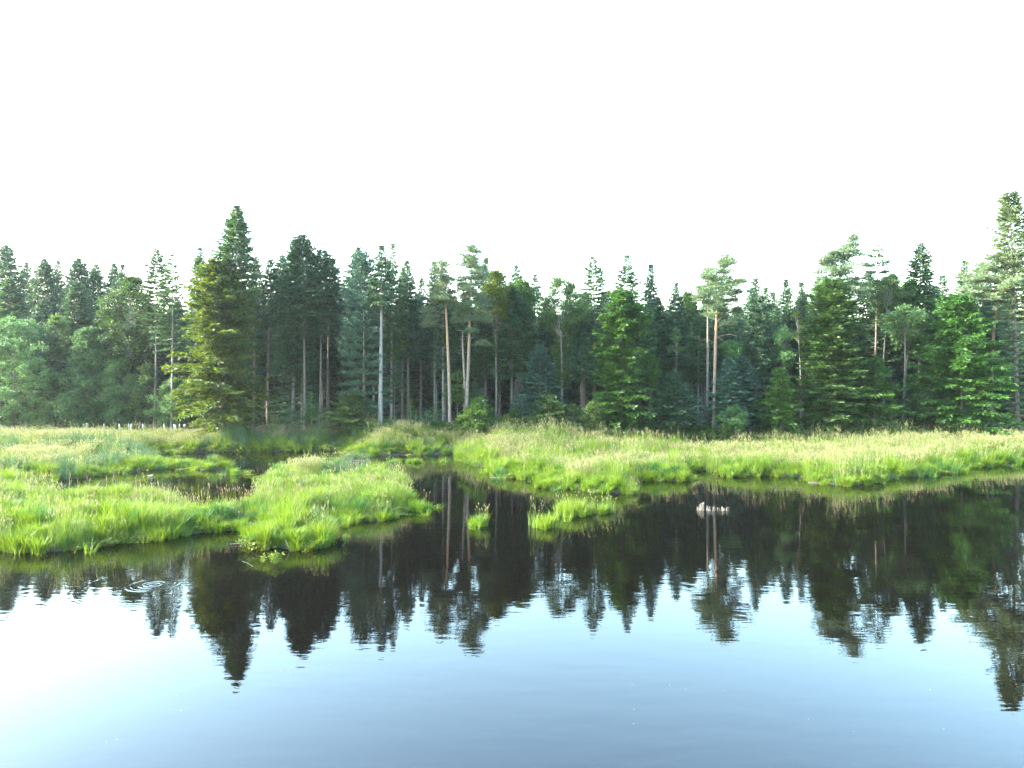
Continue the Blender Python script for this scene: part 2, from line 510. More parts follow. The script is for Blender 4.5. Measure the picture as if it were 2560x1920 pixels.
env = math_('ADD', band(.26, .22, .0045), math_('ADD', band(.85, .15, .0014), band(2.6, .25, .0004)))
rings = math_('MULTIPLY', math_('MULTIPLY', sn, env), math_('MULTIPLY', wave((.9, .9, 1), 1, 0), 2.0))
height = math_('ADD', hs_, rings)
bp = N.new('ShaderNodeBump'); bp.inputs['Strength'].default_value = 1.0; bp.inputs['Distance'].default_value = 1.0
L.new(height, bp.inputs['Height'])
p = N.new('ShaderNodeBsdfPrincipled')
p.inputs['Base Color'].default_value = (.0016, .0012, .0011, 1)
p.inputs['Roughness'].default_value = .015
p.inputs['IOR'].default_value = 1.333
L.new(bp.outputs[0], p.inputs['Normal'])
L.new(p.outputs[0], out.inputs['Surface'])
M['water'] = m
wv = np.array([(-900, -60, 0), (900, -60, 0), (900, 100, 0), (-900, 100, 0)], float)
water = link('lake_water', new_mesh('lake_water', wv, [np.array([[0, 1, 2, 3]])], [m]))
tag(water, 'still dark lake mirroring the trees and the sky', kind='structure')


# ------------------------------------------------------------------ tree builders
def make_trunk(H, r0, bend, mat_, rng, top=1.0, stubs=None, sides=8, r1=.02, lean=0.0):
    n = 12
    t = np.linspace(0, 1, n)
    ph = rng.uniform(0, 6.28)
    P = np.stack([bend * np.sin(t * 2.6 + ph) * t + lean * t, bend * .6 * np.sin(t * 3.4 + ph + 1) * t, t * H * top - .25 * (t == 0)], 1)
    R = r0 * (1 - t) ** .8 + r1
    R[0] *= 1.25
    A = Acc(); A.add(*tube(P, R, sides))
    if stubs:
        z0, z1, k, ln = stubs
        for _ in range(k):
            z = rng.uniform(z0, z1); tt = z / (H * top)
            c = np.array([np.interp(tt, t, P[:, q]) for q in range(3)])
            az = rng.uniform(0, 6.28); l = ln * rng.uniform(.3, 1); e = rng.uniform(-.35, .25)
            d = np.array([math.cos(az), math.sin(az), e])
            Q = np.array([c, c + d * l * .55, c + d * l + [0, 0, rng.uniform(-.2, .2) * l]])
            A.add(*tube(Q, [.03, .02, .008], 4))
    curve = lambda z: np.stack([np.interp(np.asarray(z) / (H * top), t, P[:, q]) for q in range(3)], -1)
    return A, curve


def conifer_crown(H, zb, R, rng, curve, style='spruce', dens=1.0, card=1.0, prof=None):
    """whorls of branches, each with side twigs of needle sprays"""
    C, D, Nn, Ln, Wd = [], [], [], [], []
    z = zb
    az0 = rng.uniform(0, 6.28)
    seg = []
    lump = rng.uniform(0, 50)
    while z < H * .995:
        t = (z - zb) / (H - zb)
        if prof is not None:
            rz = R * np.interp(t, prof[0], prof[1])
        else:
            rz = 1.3 * R * min(1.0, (1 - t) / .74) ** .84 * (.75 + .25 * min(1, t / .16))
        rz = max(rz, .10)
        nb = max(5, int((6.2 + 2.2 * min(rz, 3)) * dens * rng.uniform(.85, 1.2)))
        for b in range(nb):
            az = az0 + b * 6.283 / nb + rng.uniform(-.35, .35)
            Lb = rz * (rng.uniform(.6, 1.2) if style != 'feather' else rng.uniform(.3, 1.3)) * (.82 + .5 * float(vnoise(lump + math.cos(az) * 1.3 + 3, z * .28 + math.sin(az) * 1.3)))
            zz = z + (rng.uniform(-.16, .16) if style != 'feather' else rng.uniform(-.8, .8) * min(1, (H - z) / 3))
            base = curve(min(zz, H))
            if style == 'spruce':
                e = np.interp(t, [0, .35, .8, 1], [-.42, -.28, .12, .9]); up = .22
            elif style == 'fir':
                e = np.interp(t, [0, .35, .8, 1], [-.25, -.06, .28, .95]); up = .05
            elif style == 'layer':
                e = np.interp(t, [0, .5, .9, 1], [-.10, .03, .30, .9]); up = .16
            else:
                e = np.interp(t, [0, .3, .8, 1], [-.05, .30, .62, 1.1]); up = -.20
            e += rng.uniform(-.13, .13)
            o = np.array([math.cos(az), math.sin(az), 0]); tg = np.array([-o[1], o[0], 0])
            step = (.105 if style != 'layer' else .115) * card ** .5
            ns = max(3, int(Lb / step))
            s = np.linspace(.12 if Lb > 1.2 else .02, 1, ns) + rng.uniform(-.02, .02, ns)
            pos = base + o * (s * Lb)[:, None] * math.cos(e)
            pos[:, 2] += Lb * (math.sin(e) * s + up * s * s)
            pos += rng.normal(0, .03, pos.shape)
            for side in (-1, 1, 0):
                k = ns
                if side == 0:
                    keep = rng.random(k) < .8
                else:
                    keep = rng.random(k) < .92
                if not keep.any(): continue
                pp = pos[keep]; ss = s[keep]; k = len(pp)
                wl_ = np.clip(.42 * Lb * (1.05 - ss), .16, .8 if style != 'layer' else .6)
                out_ = rng.uniform(0, 1, k) ** .8 * wl_ if side else np.zeros(k)
                d = o[None] * rng.uniform(.45, .9, k)[:, None] + side * tg[None] * rng.uniform(.5, 1.0, k)[:, None]
                c = pp + norm(d) * out_[:, None]
                if style == 'spruce':
                    d = d + np.array([0, 0, 1])[None] * rng.uniform(-.75, .1, k)[:, None]
                    if side == 0: d[:, 2] -= rng.uniform(.3, 1.2, k)
                elif style == 'layer':
                    d = d + np.array([0, 0, 1])[None] * rng.uniform(.0, .75, k)[:, None]
                    if side == 0: d[:, 2] += .6
                elif style == 'feather':
                    d = d + np.array([0, 0, 1])[None] * rng.uniform(-.7, .35, k)[:, None]
                else:
                    d = d + np.array([0, 0, 1])[None] * rng.uniform(-.25, .3, k)[:, None]
                c[:, 2] -= out_ * (.28 if style == 'spruce' else .05)
                C.append(c); D.append(d)
                Nn.append(np.array([0, 0, 1.]) * .5 + rng.normal(0, .65, (k, 3)))
                cs_ = card * min(1.0, .50 + .55 * Lb)
                Ln.append(rng.uniform(.32, .60, k) * cs_); Wd.append((rng.uniform(.10, .165, k) * (1.25 if Lb < 1.3 else 1.0) if style != 'feather' else rng.uniform(.12, .20, k)) * cs_)
        z += np.interp(t, [0, .6, .85, 1], [.60, .44, .25, .12]) * {'layer': 2.0, 'feather': .78}.get(style, 1.0) / dens ** .5
        az0 += 2.4
    # leader
    k = 14
    c = curve(np.full(k, H * .985)) + rng.normal(0, .05, (k, 3)); c[:, 2] += rng.uniform(-.5, .1, k)
    C.append(c); D.append(np.array([0, 0, 1.]) + rng.normal(0, .35, (k, 3))); Nn.append(rng.normal(0, 1, (k, 3)))
    Ln.append(np.full(k, .34)); Wd.append(np.full(k, .07))
    return cards(np.concatenate(C), np.concatenate(D), np.concatenate(Nn), np.concatenate(Ln), np.concatenate(Wd))


def clump_leaves(cs, rad, flat, n, rng, size, aspect, mode):
    """leaves in ellipsoidal clumps. mode: 'leaf' flattish layered leaves, 'needle' tufts that point up and out, 'spray' drooping"""
    k = len(cs)
    rad = np.broadcast_to(np.asarray(rad, float), (k,))
    idx = np.repeat(np.arange(k), n)
    u = norm(rng.normal(0, 1, (len(idx), 3)))
    r = rng.random(len(idx)) ** .5
    off = u * (r * rad[idx])[:, None]
    off[:, 2] *= flat
    if mode == 'needle':
        off[:, 2] = np.abs(off[:, 2]) * .9 - .25 * rad[idx] * flat * 1
    c = cs[idx] + off
    if mode == 'needle':
        d = u * [1, 1, .6] + [0, 0, .55] + rng.normal(0, .3, u.shape)
        nn = rng.normal(0, 1, u.shape)
    elif mode == 'spray':
        d = u * [1, 1, .3] + [0, 0, -.45] + rng.normal(0, .35, u.shape)
        nn = np.array([0, 0, 1.]) * .8 + rng.normal(0, .6, u.shape)
    else:
        d = u * [1, 1, .4] + rng.normal(0, .5, u.shape)
        nn = np.array([0, 0, 1.]) * .75 + rng.normal(0, .6, u.shape)
    L_ = size * rng.uniform(.7, 1.35, len(idx)); W_ = L_ * aspect * rng.uniform(.8, 1.2, len(idx))
    return cards(c, d, nn, L_, W_)


def limb(A, p0, p1, r0, r1, rng, sag=0.0, sides=5, m=0):
    p0 = np.asarray(p0, float); p1 = np.asarray(p1, float)
    t = np.linspace(0, 1, 6)[:, None]
    L_ = np.linalg.norm(p1 - p0)
    P = p0 + (p1 - p0) * t + rng.normal(0, .03 * L_, (6, 3)) * np.sin(t * np.pi)
    P[:, 2] += sag * L_ * np.sin(t[:, 0] * np.pi)
    A.add(*tube(P, r0 + (r1 - r0) * t[:, 0], sides), m)
    return P


NAMED = []


def tree_root(name, X, Y, label, cat='tree', group=None):
    NAMED.append((X / Y, label))
    z = float(ground_z(np.array([X]), np.array([Y]))[0])
    o = bpy.data.objects.new(name, None); col.objects.link(o)
    o.empty_display_size = .5
    o.location = (X, Y, z)
    tag(o, label, cat, group)
    return o, z


def spec(q, xb, xt, yt, yb, hw, d):
    """picture measurements of a tree at distance d -> base x, height, lean, crown base height, half width"""
    X, Y, zt = at_depth(q, xt, yt, d)
    Xb = at_depth(q, xb, yt, d)[0]
    z0 = float(ground_z(np.array([Xb]), np.array([d]))[0])
    zb = at_depth(q, xt, yb, d)[2]
    s = ZOOM[q][2] * d / FOC
    return Xb, zt - z0, X - Xb, max(.25, zb - z0), hw * s


SEED = [100]


def rg():
    SEED[0] += 1
    return np.random.default_rng(SEED[0])


def conifer(q, xb, xt, yt, yb, hw, d, label, name='spruce_tree', style='spruce', mt='spruce', bark='bark', dens=1.0, card=1.0,
            prof=None, r0=None, stubs=True, bend=.12, group=None):
    rng = rg()
    Xb, H, lean, zb, R = spec(q, xb, xt, yt, yb, hw, d)
    root, z = tree_root(name, Xb, d, label, 'tree', group)
    r0 = r0 or max(.05, H * .0070)
    A, cv = make_trunk(H, r0, bend, None, rng, .99, (1.5, zb, int(5 + zb * 2.2), 1.3) if stubs and zb > 3 else None, lean=lean)
    link('trunk', A.mesh('trunk', [M[bark]], True), root)
    V, F = conifer_crown(H, zb, R, rng, cv, style, dens, card, prof)
    link('crown', new_mesh('crown', V, [F], [M[mt]]), root)
    return root


def pine(q, xb, xt, yt, yb, hw, d, label, clumps=(), knees=None, stub=(), group=None, mt='pine', dens=1.0, top_open=.9, orange=True):
    """long bare trunk, orange above; limbs that carry flat needle clumps"""
    rng = rg()
    Xb, H, lean, zb, R = spec(q, xb, xt, yt, yb, hw, d)
    root, z = tree_root('pine_tree', Xb, d, label, 'tree', group)
    s = ZOOM[q][2] * d / FOC
    zz = [-.3, H * .12, H * .3, H * .5, H * .7, H * .85, H * .97]
    if knees:
        pts = []
        for (kx, ky) in knees:
            X_, _, Z_ = at_depth(q, kx, ky, d); pts.append((Z_ - z, X_ - Xb))
        pts = sorted([(0, 0)] + pts + [(H * .97, lean)])
        xs = np.interp(zz, [p_[0] for p_ in pts], [p_[1] for p_ in pts])
    else:
        xs = np.linspace(0, lean, 7)
    P = np.stack([xs, rng.normal(0, .1, 7) * [0, 1, 1, 1, 1, 1, 1], zz], 1)
    r0 = H * .0098
    Rr = r0 * np.array([1.25, .98, .88, .74, .55, .33, .06])
    A = Acc()
    tt = np.linspace(0, 6, 25)
    P2 = np.stack([np.interp(tt, range(7), P[:, k]) for k in range(3)], 1)
    for _ in range(2):
        P2[1:-1] = (P2[:-2] + 2 * P2[1:-1] + P2[2:]) / 4
    R2 = np.interp(tt, range(7), Rr)
    A.add(*tube(P2, R2, 10))
    cv = lambda q_: np.stack([np.interp(q_, P2[:, 2], P2[:, k]) for k in range(3)], -1)
    CC, RAD = [], []
    nl = int((H - zb) * 6.0 * dens)
    for k in range(nl):
        t = (k + rng.random()) / nl
        zs = zb + (H * .98 - zb) * t
        prof = np.interp(t, [0, .12, .4, .7, .9, 1], [.6, 1.0, 1.0, .72, .38, .12])
        Lb = R * prof * rng.uniform(.35, 1.1)
        az = rng.uniform(0, 6.283)
        p0 = cv(zs)
        p1 = p0 + [math.cos(az) * Lb, math.sin(az) * Lb, Lb * rng.uniform(.0, .35) * (1 if t > .3 else .5)]
        Q = limb(A, p0, p1, .022 + .014 * Lb * (1 - t),   .008, rng, -.05, 5, 1)
        m_ = max(1, int(Lb / .55))
        for a_ in np.linspace(.45, 1, m_ + 1):
            c = Q[0] + (Q[-1] - Q[0]) * a_ + rng.normal(0, .22, 3)
            CC.append(c); RAD.append(rng.uniform(.45, .9))
    for (kx, ky, kr) in clumps:        # single foliage pads seen in the photo
        X_, _, Z_ = at_depth(q, kx, ky, d)
        c = np.array([X_ - Xb, rng.uniform(-.6, .3), Z_ - z])
        p0 = cv(min(c[2] - .1, H * .95))
        limb(A, p0, c - [0, 0, .15], .035, .012, rng, -.06, 5, 1)
        for _ in range(max(5, int(kr * s * 12))):
            CC.append(c + rng.normal(0, 1, 3) * kr * s * [.5, .4, .26]); RAD.append(rng.uniform(.35, .6))
    for (x0, y0, x1, y1, rad) in stub:  # bare dead limbs
        a_ = at_depth(q, x0, y0, d); b_ = at_depth(q, x1, y1, d)
        limb(A, cv(a_[2] - z), [b_[0] - Xb, rng.uniform(-.8, -.1), b_[2] - z], rad * .75, .010, rng, .1, 5, 2)
    mb = bark_mat('pine bark', (.07, .055, .045), (.19, .155, .13), 5, (.23, .135, .082), H * .25, H * .65) if orange else M['bark']
    link('trunk', A.mesh('trunk', [mb, M['brownbark'], M['deadwood']], True), root)
    V, F = clump_leaves(np.array(CC), np.array(RAD) * 1.08, .55, 84, rng, .28, .24, 'needle')
    link('crown', new_mesh('crown', V, [F], [M[mt]]), root)
    return root


def broadleaf(q, xb, xt, yt, yb, hw, d, label, name='broadleaf_tree', mt='beech', bark='bark', n=150, leaf=.22, per=80, prof=None, mode='leaf',
              r0=None, cl=(.45, .9), flat=.62, shell=.30, group=None, lean_c=0.0, cat='tree', trunk=True, fork=None, ivy=None, skew=0.0, aspect=.55):
    rng = rg()
    Xb, H, lean, zb, R = spec(q, xb, xt, yt, yb, hw, d)
    root, z = tree_root(name, Xb, d, label, cat, group)
    prof = prof or ([0, .12, .4, .7, .9, 1], [.55, .8, 1, .82, .45, .12])
    nlobe = max(5, n // 9)
    tl = (np.arange(nlobe) + rng.random(nlobe)) / nlobe; al = np.arange(nlobe) * 2.4 + rng.uniform(-.5, .5, nlobe)
    pick = rng.integers(0, nlobe, n)
    t = np.clip(tl[pick] + rng.normal(0, .05, n), 0, 1)
    az = al[pick] + rng.normal(0, .38, n)
    lobe_r = rng.uniform(.7, 1.12, nlobe)[pick]
    lump = rng.uniform(0, 90)
    Rz = R * np.interp(t, *prof) * lobe_r * (.62 + .7 * vnoise(np.cos(az) * 1.7 + lump, np.sin(az) * 1.7 + t * 6))
    rr_ = Rz * np.clip(rng.normal(.78, .22, n), .1, 1.1)
    zc = zb + (H - zb) * (t * .97)
    zmid = lean * zc / H
    CC = np.stack([zmid + np.cos(az) * rr_ + skew * R * (1 - t), np.sin(az) * rr_, zc], 1)
    A = Acc()
    zt = H * (.8 if fork is None else fork)
    tt = np.linspace(0, 1, 9)
    r0 = r0 or max(.04, H * .0085)
    bw = rng.uniform(-.15, .15)
    P = np.stack([lean * tt * zt / H + bw * np.sin(tt * 4), .1 * np.sin(tt * 5 + 1), tt * zt - .3 * (tt == 0)], 1)
    rt = r0 * (1 - tt * (.85 if fork is None else .35)) * np.where(tt == 0, 1.25, 1)
    A.add(*tube(P, rt, 8))
    cv = lambda q_: np.stack([np.interp(q_, P[:, 2], P[:, k]) for k in range(3)], -1)
    nb = min(n, 46 if fork is None else 15)
    for k in rng.choice(n, nb, replace=False):
        c = CC[k]
        zs = min(zt, max(.3, c[2] - np.hypot(*(c[:2])) * rng.uniform(.5, 1.1)))
        if fork is not None: zs = min(zt, max(zs, zt * .8))
        limb(A, cv(zs), c, max(.012, r0 * (.33 if fork is None else .42)), .008, rng, .03, 4)
    link('trunk', A.mesh('trunk', [M[bark]], True), root)
    RAD = rng.uniform(*cl, n) * (.65 + .35 * min(1, R / 2)) * rng.uniform(.6, 1.25, n)
    V, F = clump_leaves(CC, RAD, flat, per, rng, leaf, aspect, mode)
    link('crown', new_mesh('crown', V, [F], [M[mt]]), root)
    if ivy:
        z0_, z1_, ri = ivy
        k = 46
        zi = rng.uniform(z0_, z1_, k); ai = rng.uniform(0, 6.28, k)
        ci = cv(zi) + np.stack([np.cos(ai) * ri * .5, np.sin(ai) * ri * .5, 0 * zi], 1)
        V, F = clump_leaves(ci, ri * .7, .8, 60, rng, .2, .7, 'leaf')
        link('ivy', new_mesh('ivy', V, [F], [M[mt]]), root)
    return root


# ------------------------------------------------------------------ the named trees, measured in the photograph
S = 'spruce_tree'
# far left skyline
conifer(1, 40, 40, 335, 900, 120, 116, 'tall broad spruce with the highest top at the far left of the skyline')
conifer(1, 175, 175, 448, 900, 60, 122, 'narrow spruce tip just right of the tall leftmost spruce')
conifer(1, 290, 295, 428, 980, 120, 113, 'broad spruce above the conical young spruce between the left bushes')
conifer(1, 372, 372, 440, 900, 60, 121, 'thin spire spruce on the left skyline beside a broad spruce')
conifer(1, 512, 510, 424, 900, 105, 117, 'blunt topped spruce rising in the middle of the left skyline')
conifer(1, 490, 490, 570, 1050, 110, 106, 'shorter pointed spruce standing in front of the left skyline row')
conifer(1, 620, 620, 458, 950, 85, 119, 'spruce on the left skyline, right of the blunt topped one')
conifer(1, 735, 735, 458, 950, 80, 117, 'second last spruce of the left skyline before the gap')
conifer(1, 795, 795, 462, 900, 55, 112, 'slim spruce at the gap in the left skyline')
broadleaf(1, 812, 850, 545, 1130, 200, 95, 'dark rounded tree between the left bushes and two bare trunked firs', mt='darkleaf', bark='bark', n=260, per=90, leaf=.25,
          prof=([0, .15, .5, .8, 1], [.6, .9, 1, .75, .2]))
conifer(1, 1000, 1022, 365, 880, 85, 92, 'left one of two firs with pale bare lower trunks', 'fir_tree', 'fir', 'fir', 'bark', dens=.9)
conifer(1, 1112, 1120, 385, 1010, 90, 90, 'right one of two firs with pale bare lower trunks', 'fir_tree', 'fir', 'fir', 'palebark', dens=.7)
conifer(1, 1295, 1295, 350, 1050, 85, 101, 'dark spruce right behind the yellow green feathery tree', S)
conifer(1, 1515, 1527, 82, 1180, 150, 87, 'tallest fir with an open top above the feathery yellow green tree', 'fir_tree', 'fir', 'fir', 'bark', dens=1.1,
        prof=([0, .4, .62, .7, .85, .95, 1], [.8, .8, 1.0, .82, .44, .17, .03]))
conifer(1, 1440, 1410, 455, 1505, 245, 84.5, 'big feathery yellow green tree, sunlit on its left side, foliage to the ground', 'feathery_tree', 'feather', 'feathery', 'bark',
        dens=.95, card=1.1, prof=([0, .06, .3, .55, .8, .93, 1], [.8, 1.0, .95, .82, .66, .40, .08]), stubs=False)
broadleaf(1, 90, 95, 815, 1560, 350, 94, 'large round leafy tree at the left edge behind the meadow', mt='alder', n=620, per=100, leaf=.26, r0=.2,
          prof=([0, .1, .4, .7, .9, 1], [.85, 1, 1, .78, .5, .2]))
broadleaf(1, 380, 372, 800, 1300, 105, 97, 'leafy tree with a sunlit yellow green top behind the left bushes', mt='ash', n=150)
conifer(1, 335, 335, 870, 1300, 95, 94, 'short dark conical spruce between two leafy trees on the left', S, 'fir', 'spruce', stubs=False)
broadleaf(1, 570, 578, 880, 1530, 210, 93.5, 'pointed leafy tree sloping down right of the large left tree', mt='alder', n=400, per=95, leaf=.25,
          prof=([0, .1, .35, .6, .85, 1], [.9, 1, .95, .65, .35, .12]))
broadleaf(1, 765, 770, 1060, 1520, 160, 93, 'low leafy tree behind the white tree guards', mt='alder', n=170, per=85)
broadleaf(1, 950, 958, 1110, 1510, 125, 92.5, 'slim bright leafy tree in the row of bushes on the left', mt='ash', n=130, per=80)
broadleaf(1, 1120, 1130, 1210, 1520, 130, 91, 'bushy low tree next to the feathery yellow green tree', mt='alder', n=150, per=80)
# centre left
conifer(2, 480, 490, 430, 1000, 80, 97, 'spruce just right of the tallest fir, partly hidden by it')
conifer(2, 565, 582, 428, 850, 78, 90, 'narrow spruce with a slim pale bare trunk left of the twin crowned spruces')
conifer(2, 660, 660, 400, 850, 90, 103, 'pale topped spruce behind the twin crowned spruces')
conifer(2, 810, 792, 270, 900, 150, 88, 'broadest tall spruce with reddish dead twigs left of centre', S, 'fir', 'spruce', 'brownbark', dens=1.1)
conifer(2, 728, 745, 280, 800, 80, 90, 'spruce leaning against the broadest tall spruce, its trunk pale', S, 'fir', 'spruce', 'palebark')
conifer(2, 740, 745, 790, 1490, 140, 91, 'thin young fir filling the gap between the pale trunks', 'fir_tree', 'fir', 'spruce', 'palebark', dens=.55, stubs=False)
conifer(2, 905, 927, 368, 800, 120, 89.5, 'dark spruce with a tall straight grey trunk beside the broadest one', S, 'fir', 'spruce', 'bark')
conifer(2, 950, 980, 402, 830, 95, 93, 'dark spruce with a slanting grey trunk in the shade', S, 'fir', 'spruce', 'bark')
conifer(2, 1150, 1152, 350, 800, 95, 97, 'dark spruce top peeping over the layered blue green pine')
conifer(2, 1190, 1188, 392, 1440, 150, 85, 'blue green pine with soft horizontal layers down to the ground', 'pine_tree', 'layer', 'whitepine', 'bark', dens=1.0,
        prof=([0, .12, .3, .42, .55, .75, .9, 1], [.75, 1, .85, 1.0, .8, .68, .42, .1]))
conifer(2, 1120, 1125, 1290, 1530, 140, 83.8, 'low dark fir at the foot of the layered pine', 'fir_tree', 'fir', 'youngfir', dens=1.1, stubs=False)
conifer(2, 1298, 1302, 340, 740, 72, 84, 'slim spruce with the palest thick trunk standing at the meadow edge', S, 'spruce', 'spruce', 'palebark', r0=.26)
conifer(2, 1368, 1382, 322, 1080, 68, 88, 'slim spruce with hanging olive branches right of the palest trunk', S, 'spruce', 'youngfir', 'palebark', dens=.8)
conifer(2, 1478, 1472, 438, 1050, 75, 91, 'spruce with two grey trunks close by, left of the curved orange pine')
conifer(2, 1440, 1442, 480, 1060, 60, 94, 'thin spruce squeezed between slimmer grey trunks left of the pines')
# centre
conifer(3, 283, 290, 400, 1020, 75, 95, 'spruce with a dark trunk left of the curved orange pine')
conifer(3, 388, 392, 278, 950, 68, 90, 'spruce top rising left of the curved orange pine')
conifer(3, 455, 455, 420, 1080, 60, 87.5, 'spruce with a flaky pale lower trunk behind the curved pine', bark='palebark')
pine(3, 506, 445, 262, 640, 115, 84, 'slender pine with a curved orange trunk and a left side pad of needles',
     clumps=[(330, 660, 45), (350, 715, 45), (335, 775, 40), (420, 600, 45), (500, 590, 40)], knees=[(500, 1200), (490, 950), (478, 700), (470, 480)],
     stub=[(478, 955, 405, 955, .03), (476, 690, 330, 680, .05), (472, 790, 360, 785, .04)])
pine(3, 628, 692, 146, 760, 160, 85, 'tall straight pine with a full crown and orange trunk at the centre',
     clumps=[(740, 915, 48), (665, 820, 45), (580, 740, 50), (770, 740, 40), (570, 640, 45), (760, 640, 45), (720, 560, 50)],
     knees=[(655, 900), (653, 700), (662, 430)], stub=[(668, 900, 700, 870, .03), (655, 940, 690, 840, .03)], dens=1.25)
# dead companion trunk
rng = rg()
X, Y, zt = at_depth(3, 622, 820, 85.6)
root, z0 = tree_root('dead_tree', at_depth(3, 632, 820, 85.6)[0], 85.6, 'dead grey trunk leaning along the central straight pine', 'tree')
A, cv = make_trunk(zt - z0, .16, .15, None, rng, 1, (4, 12, 14, 1.2), r1=.05, lean=-.35)
link('trunk', A.mesh('trunk', [M['deadwood']], True), root)
conifer(3, 772, 775, 250, 1050, 68, 93, 'dark spruce directly right of the central straight pine')
broadleaf(3, 857, 868, 370, 720, 120, 88, 'leafy tree with yellow lit crown and thin forked trunk right of the pines', mt='yellowbeech', bark='bark', n=170, per=85,
          prof=([0, .2, .5, .8, 1], [.6, .9, 1, .8, .3]), fork=.55)
broadleaf(3, 990, 1050, 440, 1000, 130, 91, 'dark green leafy tree behind the thin forked trunk', mt='darkleaf', n=260, per=95, leaf=.26,
          prof=([0, .2, .5, .8, 1], [.7, 1, 1, .8, .35]))
conifer(3, 1010, 1010, 303, 700, 60, 104, 'slim spruce spire over the dark leafy tree')
conifer(3, 1155, 1157, 378, 700, 55, 105, 'slim spruce spire left of the pale ash tree')
broadleaf(3, 1358, 1370, 418, 820, 205, 87, 'pale airy ash with a forked trunk wrapped in ivy', 'ash_tree', mt='ash', bark='palebark', n=210, per=70, leaf=.2,
          prof=([0, .2, .5, .8, 1], [.5, .85, 1, .8, .35]), fork=.60, ivy=(4.5, 11.0, 1.2), shell=.3)
conifer(3, 1190, 1195, 930, 1480, 135, 85.5, 'half grown grey green spruce left of the ivy wrapped ash', 'spruce_tree', 'fir', 'teal', dens=1.0, stubs=False)
conifer(3, 565, 570, 1128, 1345, 78, 86, 'small yellowish spruce on a thin stem between the two orange pines', 'spruce_tree', 'fir', 'youngfir', stubs=False)
conifer(3, 700, 702, 1220, 1500, 75, 87, 'small dark spruce in the shade right of the central pine', 'spruce_tree', 'fir', 'spruce', stubs=False)
broadleaf(3, 715, 722, 1350, 1620, 135, 81.5, 'round bright green bush at the meadow edge below the pines', 'bush', mt='beech', n=230, per=80, leaf=.2, cat='bush',
          prof=([0, .2, .5, .8, 1], [.85, 1, .9, .6, .2]), cl=(.35, .7))
conifer(3, 1265, 1270, 1318, 1560, 150, 83, 'broad yellow green young fir in front of the grey green spruce', 'fir_tree', 'fir', 'youngfir', dens=1.1, stubs=False)
conifer(3, 1455, 1458, 1390, 1560, 75, 82.8, 'small yellow green fir between a broad one and a pale bush', 'fir_tree', 'fir', 'youngfir', dens=1.0, stubs=False)
broadleaf(3, 1605, 1612, 1365, 1600, 105, 82, 'pale leafed bush left of the big beech', 'bush', mt='ash', n=150, per=75, cat='bush', cl=(.35, .6))
for (q, x, yt, yb, hw, d, mtx, lb) in (
        (3, 205, 1345, 1560, 34, 84.5, 'youngfir', 'knee high spruce sapling before the grey trunks left of the curved pine'),
        (3, 320, 1430, 1570, 55, 84, 'fir', 'wide low fir sapling left of the curved pine'),
        (3, 390, 1390, 1565, 50, 84.3, 'youngfir', 'bright fir sapling just left of the curved pine'),
        (3, 250, 1480, 1590, 60, 83.2, 'fir', 'lowest fir sapling at the bracken edge left of the curved pine'),
        (2, 855, 1300, 1500, 45, 85, 'youngfir', 'sapling at the foot of the tall straight grey trunk'),
        (2, 720, 1400, 1520, 60, 85, 'fir', 'low dark fir sapling behind the heap of cut branches'),
        (2, 1390, 1090, 1330, 40, 87, 'fir', 'thin half grown fir against the trunk right of the palest one'),
        (3, 1120, 1420, 1560, 50, 84, 'fir', 'small fir at the left foot of the grey green spruce')):
    conifer(q, x, x, yt, yb, hw, d, lb, 'fir_tree', 'fir', mtx, stubs=False, dens=.9, card=.8)
broadleaf(3, 940, 945, 1480, 1590, 80, 82, 'low yellowish bush right of the round green bush', 'bush', mt='yellowbeech', n=80, per=70, cat='bush', cl=(.3, .5))
broadleaf(3, 1010, 1010, 1400, 1560, 70, 84, 'dark low bush behind the yellowish one', 'bush', mt='darkleaf', n=90, per=70, cat='bush', cl=(.3, .5))
# centre right
conifer(4, 262, 256, 118, 850, 118, 90, 'dark fir with wide spreading tiers left of the big beech', 'fir_tree', 'fir', 'fir', 'bark', dens=.8)
conifer(4, 520, 520, 104, 800, 105, 93, 'pointed fir rising directly behind the big beech', 'fir_tree', 'fir', 'fir', dens=.9)
conifer(4, 705, 705, 178, 950, 85, 93, 'dense dark spruce right of the pointed fir')
conifer(4, 885, 885, 318, 950, 82, 94, 'rounded spruce half way between the dense dark one and the orange pine')
broadleaf(4, 990, 990, 398, 1050, 130, 96, 'dark leafy tree filling the skyline gap left of the orange pine', mt='darkleaf', n=260, per=90, leaf=.26)
conifer(4, 470, 480, 400, 1450, 215, 83.5, 'big bright green beech with foliage to the ground right of centre', 'beech_tree', 'feather', 'beech', 'bark', dens=.95, card=1.05,
        prof=([0, .1, .22, .4, .6, .8, .93, 1], [.85, 1.0, .85, .85, .95, .85, .5, .12]), stubs=False)
broadleaf(4, 690, 680, 880, 1100, 90, 84, 'sunlit branch tree leaning out right of the big beech', mt='beech', n=70, per=70, r0=.06)
conifer(4, 850, 860, 1010, 1430, 165, 84.5, 'dark bushy spruce between the big beech and the orange pine', 'spruce_tree', 'fir', 'spruce', dens=1.1, stubs=False)
conifer(4, 965, 965, 1100, 1430, 95, 83.6, 'smaller dark spruce at the right of a bushy one', 'spruce_tree', 'fir', 'teal', dens=1.0, stubs=False)
broadleaf(4, 885, 893, 690, 870, 45, 86.3, 'thin pale dying tree with sparse grey green twigs', mt='alder', bark='palebark', n=40, per=40, r0=.09, cl=(.3, .5))
